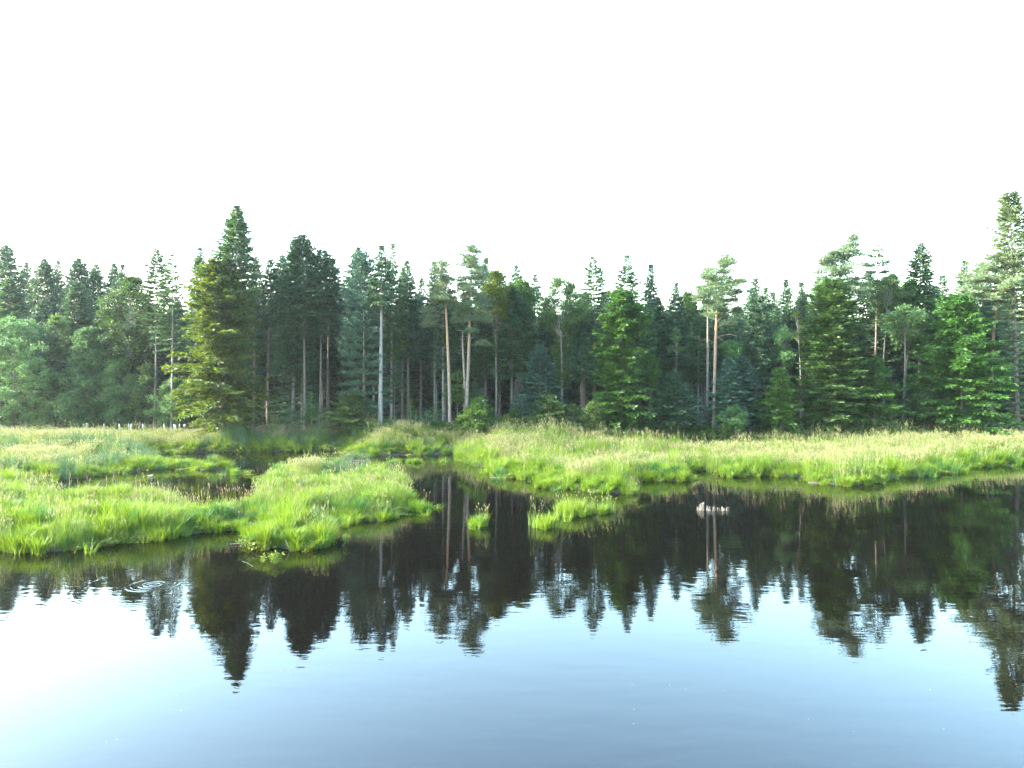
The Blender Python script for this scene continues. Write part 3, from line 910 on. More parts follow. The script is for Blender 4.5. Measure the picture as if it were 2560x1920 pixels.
pine(4, 1178, 1290, 92, 600, 195, 84, 'orange trunked pine with a broad sunlit crown right of centre',
     clumps=[(1080, 440, 60), (1100, 380, 55), (1370, 330, 55), (1350, 420, 55), (1140, 300, 50), (1300, 640, 55), (1380, 540, 55), (1240, 570, 50), (1290, 180, 45)],
     knees=[(1188, 900), (1200, 640), (1215, 400)], stub=[(1185, 790, 1070, 772, .045), (1200, 752, 1345, 738, .04), (1203, 752, 1275, 795, .035), (1206, 640, 1285, 570, .05), (1205, 670, 1290, 655, .035)], dens=1.15)
pine(4, 1130, 1140, 205, 470, 75, 87, 'smaller pine behind the left side of the orange trunked one', dens=1.1, orange=False)
conifer(4, 1110, 1112, 560, 1000, 50, 90, 'thin shaded spruce left behind the orange trunked pine')
conifer(4, 1505, 1505, 284, 1100, 95, 89.5, 'dark spruce right of the orange trunked pine')
conifer(4, 1580, 1575, 360, 1100, 85, 97, 'spruce behind the right flank of that dark spruce')
broadleaf(4, 1310, 1310, 780, 900, 75, 89, 'grey green leafy crown glimpsed right of the orange trunk', mt='alder', n=70, per=60)
conifer(4, 1395, 1395, 888, 1450, 130, 84.3, 'blue green young spruce with a thin bare leader', 'spruce_tree', 'fir', 'teal', dens=1.1, stubs=False)
conifer(4, 1285, 1290, 905, 1450, 120, 83.6, 'blue green young spruce touching the orange trunk', 'spruce_tree', 'fir', 'teal', dens=1.1, stubs=False)
broadleaf(4, 1330, 1332, 1285, 1470, 110, 82, 'pale grey green bush at the foot of the blue green spruces', 'bush', mt='alder', n=140, per=75, cat='bush', cl=(.35, .6))
broadleaf(4, 1540, 1540, 1230, 1450, 100, 83.5, 'dark bush between the blue green spruces and the young beech', 'bush', mt='darkleaf', n=150, per=75, cat='bush', cl=(.35, .6))
# right
conifer(5, 35, 35, 690, 1100, 70, 97, 'low spruce top left of the grey dying tree')
conifer(5, 115, 116, 612, 1100, 65, 93.5, 'pale pointed spruce left of the grey dying tree')
conifer(5, 222, 222, 628, 1100, 50, 94, 'slim spruce right behind the grey dying tree')
conifer(5, 330, 332, 590, 1000, 65, 96, 'spruce behind the big sunlit spruce on the right')
broadleaf(5, 215, 195, 815, 1050, 50, 85.5, 'grey dying tree with bare twigs and a few yellow leaves', mt='yellowbeech', bark='palebark', n=45, per=22, r0=.1, cl=(.3, .5))
broadleaf(5, 100, 100, 930, 1180, 75, 88, 'thin grey green tree left of the grey dying one', mt='alder', n=70, per=45, r0=.08)
conifer(5, 85, 88, 1195, 1600, 115, 82, 'young bright beech at the meadow edge left of the big sunlit spruce', 'beech_tree', 'feather', 'beech', 'bark', dens=1.0,
        prof=([0, .2, .5, .8, 1], [.9, 1, .8, .45, .08]), stubs=False)
conifer(5, 410, 405, 635, 1620, 205, 83.5, 'big sunlit spruce with heavy olive sprays down to the meadow', 'spruce_tree', 'fir', 'youngfir', 'brownbark', dens=1.15, card=1.15,
        prof=([0, .1, .3, .6, .8, .92, 1], [.9, 1, .95, .82, .62, .4, .1]), stubs=False)
pine(5, 425, 545, 318, 800, 170, 88, 'tall pine with a long left branch behind the big sunlit spruce',
     clumps=[(390, 475, 45), (430, 460, 45), (520, 640, 60), (600, 700, 60), (470, 580, 50)], knees=[(450, 650), (470, 540)], stub=[(455, 640, 560, 610, .05)], dens=1.2)
conifer(5, 690, 708, 378, 720, 92, 90, 'layered pine with see through tiers on the right skyline', 'pine_tree', 'layer', 'fir', 'brownbark', dens=.8)
conifer(5, 640, 640, 560, 1100, 90, 96, 'dark spruce in the gap right of the long branched pine')
conifer(5, 800, 805, 570, 1100, 85, 97, 'spruce top just right of the see through layered pine')
conifer(5, 980, 990, 372, 1100, 120, 90, 'pointed dark fir with a sunlit top on the right skyline', 'fir_tree', 'fir', 'fir', dens=1.0)
conifer(5, 1130, 1130, 588, 1100, 80, 92, 'dark shaded fir right of the pointed fir', 'fir_tree', 'fir', 'spruce')
broadleaf(5, 728, 775, 588, 800, 115, 88, 'pale birch crown on a thin white stem', 'birch_tree', mt='ash', bark='palebark', n=130, per=70, leaf=.18, r0=.12, mode='spray')
broadleaf(5, 880, 930, 640, 1050, 150, 89.5, 'deep green leafy tree behind the pale birch', mt='darkleaf', n=240, per=90, leaf=.25)
broadleaf(5, 870, 895, 800, 1000, 130, 84.5, 'umbrella crowned grey green tree on a tall thin grey stem', mt='alder', bark='bark', n=120, per=75, r0=.13, fork=.78, cl=(.5, .9))
conifer(5, 690, 700, 1110, 1600, 150, 83, 'young bright green beech right of the big sunlit spruce', 'beech_tree', 'feather', 'beech', 'bark', dens=.9, stubs=False)
conifer(5, 1265, 1267, 488, 1000, 75, 93, 'dark spruce top in the dip right of the pointed fir')
conifer(5, 1385, 1388, 500, 1000, 95, 95, 'pale spruce top behind the great right hand pine')
conifer(5, 1260, 1235, 730, 1630, 270, 82, 'large deep green beech at the right with branches to the meadow', 'beech_tree', 'feather', 'midleaf', 'bark', dens=.95, card=1.1,
        prof=([0, .1, .3, .55, .75, .9, 1], [.9, 1, .97, .85, .6, .38, .1]), stubs=False)
broadleaf(5, 1010, 1010, 1265, 1600, 120, 83, 'dark young tree between the two right hand beeches', mt='darkleaf', n=210, per=85, flat=.35)
conifer(5, 1618, 1572, 58, 1500, 120, 81.5, 'tallest airy fir at the right edge with a pale trunk foot', 'fir_tree', 'fir', 'pine', 'bark', dens=.62, card=1.25, r0=.27,
        prof=([0, .3, .5, .62, .8, .93, 1], [.5, .5, .8, 1, .8, .5, .18]))
pine(5, 1440, 1540, 425, 760, 260, 82.5, 'great pine with an orange leaning trunk and wide flat tiers at the right edge',
     clumps=[(1340, 640, 70), (1330, 720, 60), (1420, 560, 60), (1560, 860, 60), (1640, 870, 60), (1600, 620, 70), (1640, 760, 70)],
     knees=[(1462, 980), (1480, 800), (1510, 580)], stub=[(1500, 660, 1600, 640, .05), (1490, 720, 1620, 800, .04)], dens=1.2)

rng0 = np.random.default_rng(5)

# ------------------------------------------------------------------ spruces deep in the wood: six kinds of growth, copied
protos = []
for k in range(6):
    rng = rg()
    H = 21.0
    A, cv = make_trunk(H, .19, .18, None, rng, .99, (2, 10, 22, 1.4))
    tm = A.mesh('trunk', [M['bark' if k % 3 else 'palebark']], True)
    V, F = conifer_crown(H, [8.5, 9.5, 7.5, 10.5, 8.0, 9.0][k], [2.3, 2.0, 2.5, 1.9, 2.2, 2.1][k], rng, cv, 'spruce' if k % 2 else 'fir', .95, 1.15)
    protos.append((tm, new_mesh('crown', V, [F], [M['spruce']])))


def deep_tree(X, Y, H, label, group):
    z = float(ground_z(np.array([X]), np.array([Y]))[0])
    tm, cm = protos[int(rng0.integers(6))]
    root = bpy.data.objects.new('spruce_tree', None); col.objects.link(root)
    root.location = (X, Y, z); s = H / 21.0
    root.scale = (s * rng0.uniform(.9, 1.15),) * 2 + (s,)
    root.rotation_euler = (0, 0, rng0.uniform(0, 6.28))
    tag(root, label, 'tree', group)
    link('trunk', tm, root); link('crown', cm, root)


placed = []
for row_y, n in ((88.5, 15), (92.5, 18), (97, 20), (102, 21), (108, 20)):
    for k in range(n):
        u = (k + rng0.uniform(.15, .85)) / n
        X = (u - .5) * 2 * .70 * row_y
        Y = row_y + rng0.uniform(-1.6, 1.6)
        pxx = 1280 + X / Y * 1800
        if row_y < 99 and pxx < 680: continue
        if row_y < 92 and pxx > 1750: continue
        top_y = np.interp(pxx, [0, 300, 480, 700, 1200, 1500, 1900, 2560], [690, 690, 730, 690, 715, 735, 725, 715]) + rng0.uniform(-12, 60)
        zt = CAM_Z + (960 - top_y) / FOC * Y
        z = float(ground_z(np.array([X]), np.array([Y]))[0])
        placed.append((X, Y, zt - z, row_y))
ANCH = [(-.62, 'the large round leafy tree on the left'), (-.46, 'the low leafy trees on the left'), (-.36, 'the two bare trunked firs'), (-.27, 'the feathery yellow green tree'),
        (-.20, 'the narrow spruce with the slim trunk'), (-.135, 'the broadest tall spruce'), (-.06, 'the layered blue green pine'), (-.015, 'the palest trunk'), (.0, 'the curved orange pine'),
        (-.095, 'the straight grey trunks'), (.035, 'the central straight pine'), (.075, 'the thin forked trunk'), (.125, 'the ivy wrapped ash'), (.16, 'the big beech'), (.21, 'the bushy dark spruce'),
        (.275, 'the orange trunked pine'), (.33, 'the blue green young spruces'), (.38, 'the young bright beech'), (.43, 'the big sunlit spruce'), (.52, 'the pale birch'),
        (.56, 'the umbrella crowned tree'), (.63, 'the large right hand beech'), (.69, 'the great leaning pine')]
ROWW = {88.5: 'nearest', 92.5: 'second', 97: 'middle', 102: 'fourth', 108: 'rearmost'}
byk = {}
for t_ in placed:
    an = min(ANCH, key=lambda a_: abs(a_[0] - t_[0] / t_[1]))[1]
    byk.setdefault((t_[3], an), []).append(t_)
for (rw, an), lst in byk.items():
    lst.sort(key=lambda t_: t_[0] / t_[1])
    for k, t_ in enumerate(lst):
        pre = '' if len(lst) == 1 else (['left ', 'right '] if len(lst) == 2 else ['left ', 'middle ', 'right ', 'far right '])[min(k, 3)]
        deep_tree(t_[0], t_[1], t_[2], '%sshaded spruce of the %s row behind %s' % (pre, ROWW[rw], an), 'spruces deep in the wood')
# ------------------------------------------------------------------ instanced stuff (geometry nodes)
def scatter(name, pts, scl, rot, idx, prototypes, label):
    me = bpy.data.meshes.new(name)
    me.vertices.add(len(pts)); me.vertices.foreach_set('co', np.asarray(pts, np.float32).ravel())
    for nm, typ, key, dat in (('scl', 'FLOAT_VECTOR', 'vector', scl), ('rot', 'FLOAT_VECTOR', 'vector', rot), ('idx', 'INT', 'value', idx)):
        at = me.attributes.new(nm, typ, 'POINT')
        at.data.foreach_set(key, np.asarray(dat, np.int32 if typ == 'INT' else np.float32).ravel())
    o = link(name, me)
    pc = bpy.data.collections.new(name + ' plants')
    for k, pm in enumerate(prototypes):
        po = bpy.data.objects.new('%s_plant_%02d' % (name, k), pm); pc.objects.link(po)
    ng = bpy.data.node_groups.new(name, 'GeometryNodeTree')
    ng.interface.new_socket('Geometry', in_out='INPUT', socket_type='NodeSocketGeometry')
    ng.interface.new_socket('Geometry', in_out='OUTPUT', socket_type='NodeSocketGeometry')
    n = ng.nodes; l = ng.links
    gi = n.new('NodeGroupInput'); go = n.new('NodeGroupOutput')
    iop = n.new('GeometryNodeInstanceOnPoints')
    ci = n.new('GeometryNodeCollectionInfo'); ci.inputs['Collection'].default_value = pc
    ci.inputs['Separate Children'].default_value = True; ci.inputs['Reset Children'].default_value = True
    def attr(nm, t):
        a_ = n.new('GeometryNodeInputNamedAttribute'); a_.data_type = t; a_.inputs['Name'].default_value = nm; return a_.outputs['Attribute']
    e2r = n.new('FunctionNodeEulerToRotation')
    l.new(gi.outputs[0], iop.inputs['Points']); l.new(ci.outputs[0], iop.inputs['Instance'])
    iop.inputs['Pick Instance'].default_value = True
    l.new(attr('idx', 'INT'), iop.inputs['Instance Index']); l.new(attr('scl', 'FLOAT_VECTOR'), iop.inputs['Scale'])
    l.new(attr('rot', 'FLOAT_VECTOR'), e2r.inputs[0]); l.new(e2r.outputs[0], iop.inputs['Rotation'])
    l.new(iop.outputs[0], go.inputs[0])
    md = o.modifiers.new('plants', 'NODES'); md.node_group = ng
    tag(o, label, kind='stuff')
    return o


# a far-off wood that reads as one dark mass behind everything
fp = []
for row_y, n in ((104, 30), (109, 34), (114, 34), (121, 38), (130, 42), (140, 46)):
    for k in range(n):
        X = ((k + rng0.random()) / n - .5) * 2 * .85 * row_y
        fp.append((X, row_y + rng0.uniform(-3, 3)))
fp = np.array(fp)
fz = ground_z(fp[:, 0], fp[:, 1])
lowp = []
for k in range(3):
    rng = rg(); A, cv = make_trunk(15, .15, .15, None, rng, .99)
    V, F = conifer_crown(15, .6, 2.6, rng, cv, 'fir', .9, 1.4)
    lowp.append(new_mesh('far_spruce', V, [F], [M['spruce']]))
s_ = rng0.uniform(.8, 1.1, len(fp))
scatter('distant_wood', np.column_stack([fp, fz - .2]), np.column_stack([s_ * 1.1, s_ * 1.1, s_]), np.column_stack([0 * s_, 0 * s_, rng0.uniform(0, 6.28, len(fp))]),
        rng0.integers(0, 3, len(fp)), lowp, 'dark mass of spruces far back in the wood')


# ------------------------------------------------------------------ grass plants
def blades(rng, n, spread, hlo, hhi, wid, lean, A, m=0, segs=3, droop=.35):
    """curved tapering blades growing from a small disc"""
    r = spread * np.sqrt(rng.random(n)); az = rng.uniform(0, 6.283, n)
    base = np.stack([r * np.cos(az), r * np.sin(az), np.full(n, -.06)], 1)
    a2 = az + rng.normal(0, .7, n)
    dirh = np.stack([np.cos(a2), np.sin(a2), 0 * a2], 1)
    h = rng.uniform(hlo, hhi, n); ln = h * lean * rng.uniform(.2, 1.2, n)
    side = np.stack([-np.sin(a2 + rng.normal(0, .6, n)), np.cos(a2 + rng.normal(0, .6, n)), 0 * a2], 1)
    t = np.linspace(0, 1, segs + 1)
    rows = []
    for k in t:
        p_ = base + dirh * (ln * k ** 1.7)[:, None]
        p_ = p_ + np.array([0, 0, 1.]) * (h * (k - droop * lean * k ** 3))[:, None]
        w = wid * (1 - k) ** .6 * .5
        rows.append((p_ - side * w, p_ + side * w))
    for s in range(segs):
        a_, b_ = rows[s]; c_, d_ = rows[s + 1]
        if s < segs - 1:
            V = np.stack([a_, b_, d_, c_], 1).reshape(-1, 3); A.add(V, np.arange(len(V)).reshape(-1, 4), m)
        else:
            V = np.stack([a_, b_, c_], 1).reshape(-1, 3); A.add(V, np.arange(len(V)).reshape(-1, 3), m)
    return base, dirh, h, ln


def stems(rng, n, spread, hlo, hhi, A, ms, mh, head=.2, hw=.04, wid=.010, lean=.25):
    r = spread * np.sqrt(rng.random(n)); az = rng.uniform(0, 6.283, n)
    base = np.stack([r * np.cos(az), r * np.sin(az), np.full(n, -.05)], 1)
    h = rng.uniform(hlo, hhi, n)
    d = np.stack([np.cos(az) * lean * rng.uniform(0, 1, n), np.sin(az) * lean * rng.uniform(0, 1, n), np.ones(n)], 1)
    top = base + d * h[:, None]
    for ang in (0, 1.57):
        sd = np.stack([np.cos(az + ang), np.sin(az + ang), 0 * az], 1)
        if ang == 0:
            V = np.stack([base - sd * wid / 2, base + sd * wid / 2, top + sd * wid / 3, top - sd * wid / 3], 1).reshape(-1, 3)
            A.add(V, np.arange(len(V)).reshape(-1, 4), ms)
        nod = d + np.stack([np.cos(az) * .25, np.sin(az) * .25, 0 * az], 1) * rng.uniform(0, 1, n)[:, None]
        hl = head * rng.uniform(.7, 1.3, n)
        V, F = cards(top - d * .04, nod, np.cross(nod, sd), hl, hw * rng.uniform(.7, 1.3, n))
        A.add(V, F, mh)


def proto(kind, k):
    rng = rg(); A = Acc()
    if kind == 'sedge':
        blades(rng, 40, .20, .45, .95, .028, .55, A, 0); mats = [M['sedge']]
    elif kind == 'lime':
        blades(rng, 42, .20, .45, 1.0, .028, .55, A, 0); mats = [M['lime']]
    elif kind == 'green':
        blades(rng, 34, .20, .5, .95, .022, .4, A, 0); stems(rng, 4, .2, .9, 1.2, A, 0, 1, .16, .028); mats = [M['greengrass'], M['seed']]
    elif kind == 'straw':
        blades(rng, 8, .22, .4, .8, .022, .45, A, 0); blades(rng, 18, .24, .6, 1.05, .018, .38, A, 1)
        stems(rng, 13, .26, .85, 1.3, A, 1, 2, .20, .034, .012); mats = [M['greengrass'], M['strawgrass'], M['seed']]
    elif kind == 'seedy':
        blades(rng, 20, .2, .5, .9, .026, .5, A, 0); stems(rng, 7, .22, .95, 1.3, A, 1, 2, .17, .034, .012)
        mats = [M['sedge'], M['strawgrass'], M['pinkseed']]
    elif kind == 'rush':
        blades(rng, 46, .18, .7, 1.25, .016, .28, A, 0, droop=.2); mats = [M['rush']]
    elif kind == 'mat':
        cs = rng.normal(0, .16, (22, 3)); cs[:, 2] = rng.uniform(.03, .32, 22)
        V, F = clump_leaves(cs, .12, .6, 9, rng, .12, .55, 'leaf'); A.add(V, F, 0); mats = [M['mat']]
    elif kind == 'fern':
        for q in range(9):
            az = rng.uniform(0, 6.28); ln = rng.uniform(.6, 1.1); s = np.linspace(.15, 1, 11)
            o = np.array([math.cos(az), math.sin(az), 0]); tg = np.array([-o[1], o[0], 0])
            P = o * (s * ln)[:, None] * .8; P[:, 2] = ln * (s * 1.1 - .65 * s * s) * rng.uniform(.7, 1.2)
            for sd in (-1, 1):
                V, F = cards(P, sd * tg + o * .35 + rng.normal(0, .12, P.shape), np.array([0, 0, 1.]) + rng.normal(0, .2, P.shape), .38 * (1.08 - s), .11)
                A.add(V, F, 0)
        mats = [M['fern']]
    return A.mesh(kind + '_plant', mats)


KINDS = {'sedge': 5, 'lime': 4, 'green': 4, 'straw': 5, 'seedy': 4, 'rush': 3, 'mat': 3, 'fern': 4}
PROT = {k: [proto(k, i_) for i_ in range(n)] for k, n in KINDS.items()}

def worley(X, Y, cell, seed):
    """distance to the nearest and second nearest clump centre"""
    g = np.random.default_rng(seed).random((64, 64, 2))
    gx_ = np.floor(X / cell).astype(int); gy_ = np.floor(Y / cell).astype(int)
    f1 = np.full(len(X), 9.); f2 = np.full(len(X), 9.); cid = np.zeros(len(X))
    hsh = np.random.default_rng(seed + 1).random((64, 64))
    for a_ in (-1, 0, 1):
        for b_ in (-1, 0, 1):
            o_ = g[(gx_ + a_) & 63, (gy_ + b_) & 63]
            dd = np.hypot((gx_ + a_ + o_[:, 0]) - X / cell, (gy_ + b_ + o_[:, 1]) - Y / cell)
            cid = np.where(dd < f1, hsh[(gx_ + a_) & 63, (gy_ + b_) & 63], cid)
            f2 = np.where(dd < f1, f1, np.minimum(f2, dd)); f1 = np.minimum(f1, dd)
    return f1, f2, cid


# points over the visible land
rg1 = np.random.default_rng(21)
PTS = []
for (y0, y1, dn) in ((27, 36, 22), (36, 46, 18), (46, 60, 14), (60, 72, 10), (72, 88, 9)):
    hwid = .74 * y1 + 2
    n = int(2 * hwid * (y1 - y0) * dn)
    PTS.append(np.column_stack([rg1.uniform(-hwid, hwid, n), rg1.uniform(y0, y1, n)]))
PTS = np.concatenate(PTS)
PTS = PTS[np.abs(PTS[:, 0]) < .74 * PTS[:, 1] + 2]
SD = shore_dist(PTS[:, 0], PTS[:, 1])
keep = (SD > -.06) | ((SD > -.8) & (rg1.random(len(SD)) < .035))
PTS = PTS[keep]; SD = SD[keep]
X, Y = PTS[:, 0], PTS[:, 1]
on_islet = np.zeros(len(X), bool)
for cx, cyy, rx, ry in ISLETS:
    on_islet |= ((X - cx) / (rx * 1.25)) ** 2 + ((Y - cyy) / (ry * 1.25)) ** 2 < 1
Z = ground_z(X, Y, SD)
nA = fbm(X * .16, Y * .16, 3); nB = fbm(X * .5 + 9, Y * .5, 2); nC = fbm(X * .9 + 60, Y * .9 + 5, 2); u = rg1.random(len(X))
right = ((X > -4) & (Y > 50) & ~((X < 3) & (Y < 60))) | ((X > -14) & (Y > 66))
left_back = (X < -12) & (Y > 56)
island = ~right & ~left_back
edge_y = 82.0 + 1.6 * (nB - .5)
kind = np.full(len(X), 'sedge', object)
w1, w2, cid = worley(X, Y, 1.35, 4)
kind[cid < .42] = 'lime'
kind[(cid > .86) & (u < .8)] = 'green'
# right-hand meadow: sedge fringe, then straw-coloured seeding grass
inner = SD > (1.5 + 2.2 * nB)
kind[right & inner & (u < .74)] = 'straw'
kind[right & inner & (nC > .62) & (u > .3)] = 'green'
kind[right & inner & (nA > .57) & (u < .5)] = 'green'
kind[right & ~inner & (u > .93)] = 'seedy'
# left-hand back meadow: green with pale seeding patches
kind[left_back] = 'green'
kind[left_back & (SD < 1.6 + nB)] = 'sedge'
kind[left_back & (SD < 1.6 + nB) & (cid < .35)] = 'lime'
kind[left_back & (SD > 2.0) & (nA + .25 * (nC - .5) > .50) & (u < .6)] = 'straw'
kind[left_back & (Y > 77) & (u < .35)] = 'straw'
kind[left_back & (nA < .40) & (u < .6)] = 'rush'
kind[(X > -26) & (X < -13) & (Y > 80.5) & (u < .3)] = 'rush'
# the near island
isl_seed = island & (X < -17) & (nA > .47) & (SD > 2.6) & (Y > 34.5)
kind[isl_seed & (u < .16)] = 'seedy'
kind[island & (Y > 44) & (Y < 58) & (X > -21) & (X < -6) & (nB > .5) & (u < .55)] = 'green'
kind[island & (u > .98)] = 'seedy'
kind[island & (Y > 40) & (Y < 47) & (X > -24) & (X < -13) & (SD < 1.6) & (u < .22)] = 'seedy'
kind[(SD < .5) & (u < .10)] = 'mat'
kind[(Y > 76) & (Y < 81) & (SD < 1.4) & (X < -10) & (u < .5)] = 'mat'
ferny = (Y > edge_y - np.interp(X, [-14, 0, 14, 26, 40], [.0, .5, 1.0, .5, .2])) & (X > -14)
kind[ferny] = 'fern'
gone = ((Y > edge_y + 5) & (X > -14)) | (Y > edge_y + 4)
gone |= on_islet
edge_gap = smooth(0, .45, w2 - w1)
mound = (.30 + .58 * edge_gap + .38 * (1 - w1)) * (.72 + .56 * smooth(.25, .75, nB))
gone |= (edge_gap < .34) & (u > .22) & (kind != 'fern') & ~((kind == 'straw') & (u < .6))
hgt = 1.30 * mound * (.82 + .18 * smooth(0, 1.2, SD)) * rg1.uniform(.85, 1.15, len(X))
low = ((Y > 58) & (Y < 69) & (X < -9)) | ((Y > 50) & (X < -4) & (X > -22) & (Y < 62)) | ((Y > 41) & (Y < 50) & (SD < 2.5) & (X < -12))
hgt = np.where(low, hgt * .70, hgt)
hgt = np.where((X > -34) & (X < -15) & (Y > 79.3), hgt * 1.3, hgt)
hgt = np.where((X > -15) & (X < -2) & (Y > 77), hgt * .75, hgt)
hgt = np.where(kind == 'straw', .58 + .52 * smooth(.25, .75, nC), hgt)
hgt = np.where((X < -34) & (Y > 80), hgt * .6, hgt)
hgt = np.where(kind == 'fern', 1.05 + .6 * nC, hgt)
wide = np.where(Y > 60, 1.25, 1.05) * rg1.uniform(.85, 1.2, len(X))
LBL = {'sedge': ('sedge_grass', 'bright yellow green sedge fringing the water and covering the near island'),
       'lime': ('young_sedge', 'clumps of fresh lime yellow sedge scattered through the marsh'),
       'green': ('meadow_grass', 'mid green meadow grass in patches across the marsh'),
       'straw': ('seeding_grass', 'straw coloured seeding grass covering the far meadow'),
       'seedy': ('reed_grass', 'tall grass with pinkish tan seed heads among the sedge'),
       'rush': ('rushes', 'dark blue green rushes in the shaded back of the marsh'),
       'mat': ('marsh_plants', 'low yellow green leafy plants along the waterline'),
       'fern': ('undergrowth', 'green bracken undergrowth along the foot of the wood')}
for kd, (nm, lb) in LBL.items():
    s = (kind == kd) & ~gone
    if not s.any(): continue
    n = int(s.sum())
    scatter(nm, np.column_stack([X[s], Y[s], np.maximum(Z[s], -.12) - .02]), np.column_stack([wide[s], wide[s], hgt[s]]),
            np.column_stack([rg1.normal(0, .08, n), rg1.normal(0, .08, n), rg1.uniform(0, 6.28, n)]),
            rg1.integers(0, KINDS[kd], n), PROT[kd], lb)


# ------------------------------------------------------------------ tussocks that stand alone in the water
def tussock(cx, cyy, rx, ry, hgt_, n, label, seeds=0, mtx='sedge', name='grass_tussock', lean=.36):
    rng = rg(); A = Acc(); B = Acc()
    parts = max(1, int(n / 45))
    for k in range(parts):
        a_ = rng.uniform(0, 6.283); r_ = math.sqrt(rng.random())
        off = np.array([rx * .85 * r_ * math.cos(a_), ry * .85 * r_ * math.sin(a_), 0])
        T = Acc(); hh = hgt_ * (1 - .35 * r_ ** 2) * rng.uniform(.8, 1.1)
        blades(rng, 45, min(.2, rx * .6), hh * .6, hh * 1.25, .024, lean, T, 0)
        for kk in (3, 4):
            for F_, base in zip(T.f[kk], [0] * len(T.f[kk])):
                pass
        V = np.concatenate(T.v) + off
        for kk in (3, 4):
            if T.f[kk]:
                F_ = np.concatenate(T.f[kk]); A.v.append(np.zeros((0, 3))); A.f[kk].append(F_ + A.n); A.m[kk].append(np.zeros(len(F_)))
        A.v.append(V); A.n += len(V)
    root = bpy.data.objects.new(name, None); col.objects.link(root)
    z = float(ground_z(np.array([cx]), np.array([cyy]))[0])
    root.location = (cx, cyy, max(0.0, z - .03)); tag(root, label, 'grass', 'grass tussocks standing in the water')
    link('foliage', A.mesh('foliage', [M[mtx]]), root)
    if seeds:
        stems(rng, seeds, rx * .9, hgt_ * .9, hgt_ * 1.3, B, 0, 1, .16, .04, .012, .3)
        link('sprays', B.mesh('sprays', [M['strawgrass'], M['seed']]), root)
    return root


TL = [('dark green round tussock behind the near island, beside the back pond', .95, 900, 0, 'rush'),
      ('low tussock, left one of a pair in the narrow back channel', .55, 360, 0, 'sedge'),
      ('low tussock, right one of a pair in the narrow back channel', .6, 420, 0, 'sedge'),
      ('wide grassy tussock behind the right end of the near island', .85, 600, 10, 'sedge'),
      ('tussock with seed heads next to the yellow clump by the inlet', .8, 700, 60, 'green_'),
      ('tiny yellow clump floating in the dark inlet', .5, 180, 0, 'mat_'),
      ('bright tussock at the right tip of the near island', .85, 500, 4, 'sedge'),
      ('single upright tuft alone in the open dark water', .95, 180, 14, 'sedge'),
      ('oval tussock with pale edges, left of the right hand pair', 1.0, 540, 12, 'sedge'),
      ('broad double humped tussock just off the right meadow', 1.05, 1100, 26, 'sedge'),
      ('narrow tuft clinging to the right side of the broad tussock', .85, 200, 6, 'sedge')]
for (cx, cyy, rx, ry), (lb, hh, n, sd_, mt_) in zip(ISLETS, TL):
    mt_ = {'green_': 'greengrass', 'mat_': 'mat'}.get(mt_, mt_)
    tussock(cx, cyy, rx, ry, hh, n, lb, sd_, mt_)

# dead reeds in open water
rng = rg()
x0, y0 = on_water(8, 728, 432)
root = bpy.data.objects.new('dead_reeds', None); col.objects.link(root); root.location = (x0, y0, -.02)
tag(root, 'sparse row of dead tan reed stubs in the dark water', 'reeds')
A = Acc()
for k in range(46):
    xx = rng.uniform(-.9, .9); hh = (.28 + .3 * math.exp(-((xx + .6) / .25) ** 2)) * rng.uniform(.5, 1.1)
    b_ = np.array([xx, rng.uniform(-.25, .25), -.1]); t_ = b_ + [rng.normal(0, .09), rng.normal(0, .06), hh + .1]
    A.add(*tube(np.array([b_, (b_ + t_) / 2 + rng.normal(0, .02, 3), t_]), [.012, .011, .006], 4))
    if rng.random() < .5:
        V, F = cards(np.array([t_]), np.array([[rng.normal(0, .6), 0, -.5]]), rng.normal(0, 1, (1, 3)), .16, .03); A.add(V, F)
link('foliage', A.mesh('foliage', [M['deadwood']]), root)


def leafy_plant(q, x, y, rad, hh, n, label, nst=9):
    rng = rg(); cx, cyy = on_water(q, x, y)
    root = bpy.data.objects.new('water_plant', None); col.objects.link(root); root.location = (cx, cyy, -.03)
    tag(root, label, 'plant')
    A = Acc(); CC = []
    for k in range(nst):
        a_ = rng.uniform(0, 6.28); t_ = np.array([rad * math.cos(a_) * rng.random(), rad * .6 * math.sin(a_), hh * rng.uniform(.5, 1)])
        A.add(*tube(np.array([t_ * [.3, .3, 0], t_ * [.7, .7, .5], t_]), [.008, .007, .004], 4)); CC.append(t_)
    link('stem', A.mesh('stem', [M['mat']]), root)
    V, F = clump_leaves(np.array(CC), .09, .8, n, rng, .12, .5, 'leaf')
    link('foliage', new_mesh('foliage', V, [F], [M['mat']]), root)


leafy_plant(6, 1775, 922, .24, .42, 12, 'pale yellow leafy plant standing in the water before the near island', 14)
leafy_plant(6, 1690, 916, .12, .28, 8, 'smaller pale yellow plant left of the leafy one in the water', 5)
leafy_plant(7, 675, 800, .10, .45, 10, 'thin yellow green plant alone below the island edge', 6)


def branch_thing(q, x, y, pts, r_, label, name='dead_branch'):
    cx, cyy = on_water(q, x, y)
    o = link(name, None if False else (lambda V, F: new_mesh(name, V, [F], [M['deadwood']], None, True))(*tube(np.array(pts, float), np.linspace(r_, r_ * .4, len(pts)), 6)), None, (cx, cyy, 0))
    tag(o, label, 'branch')


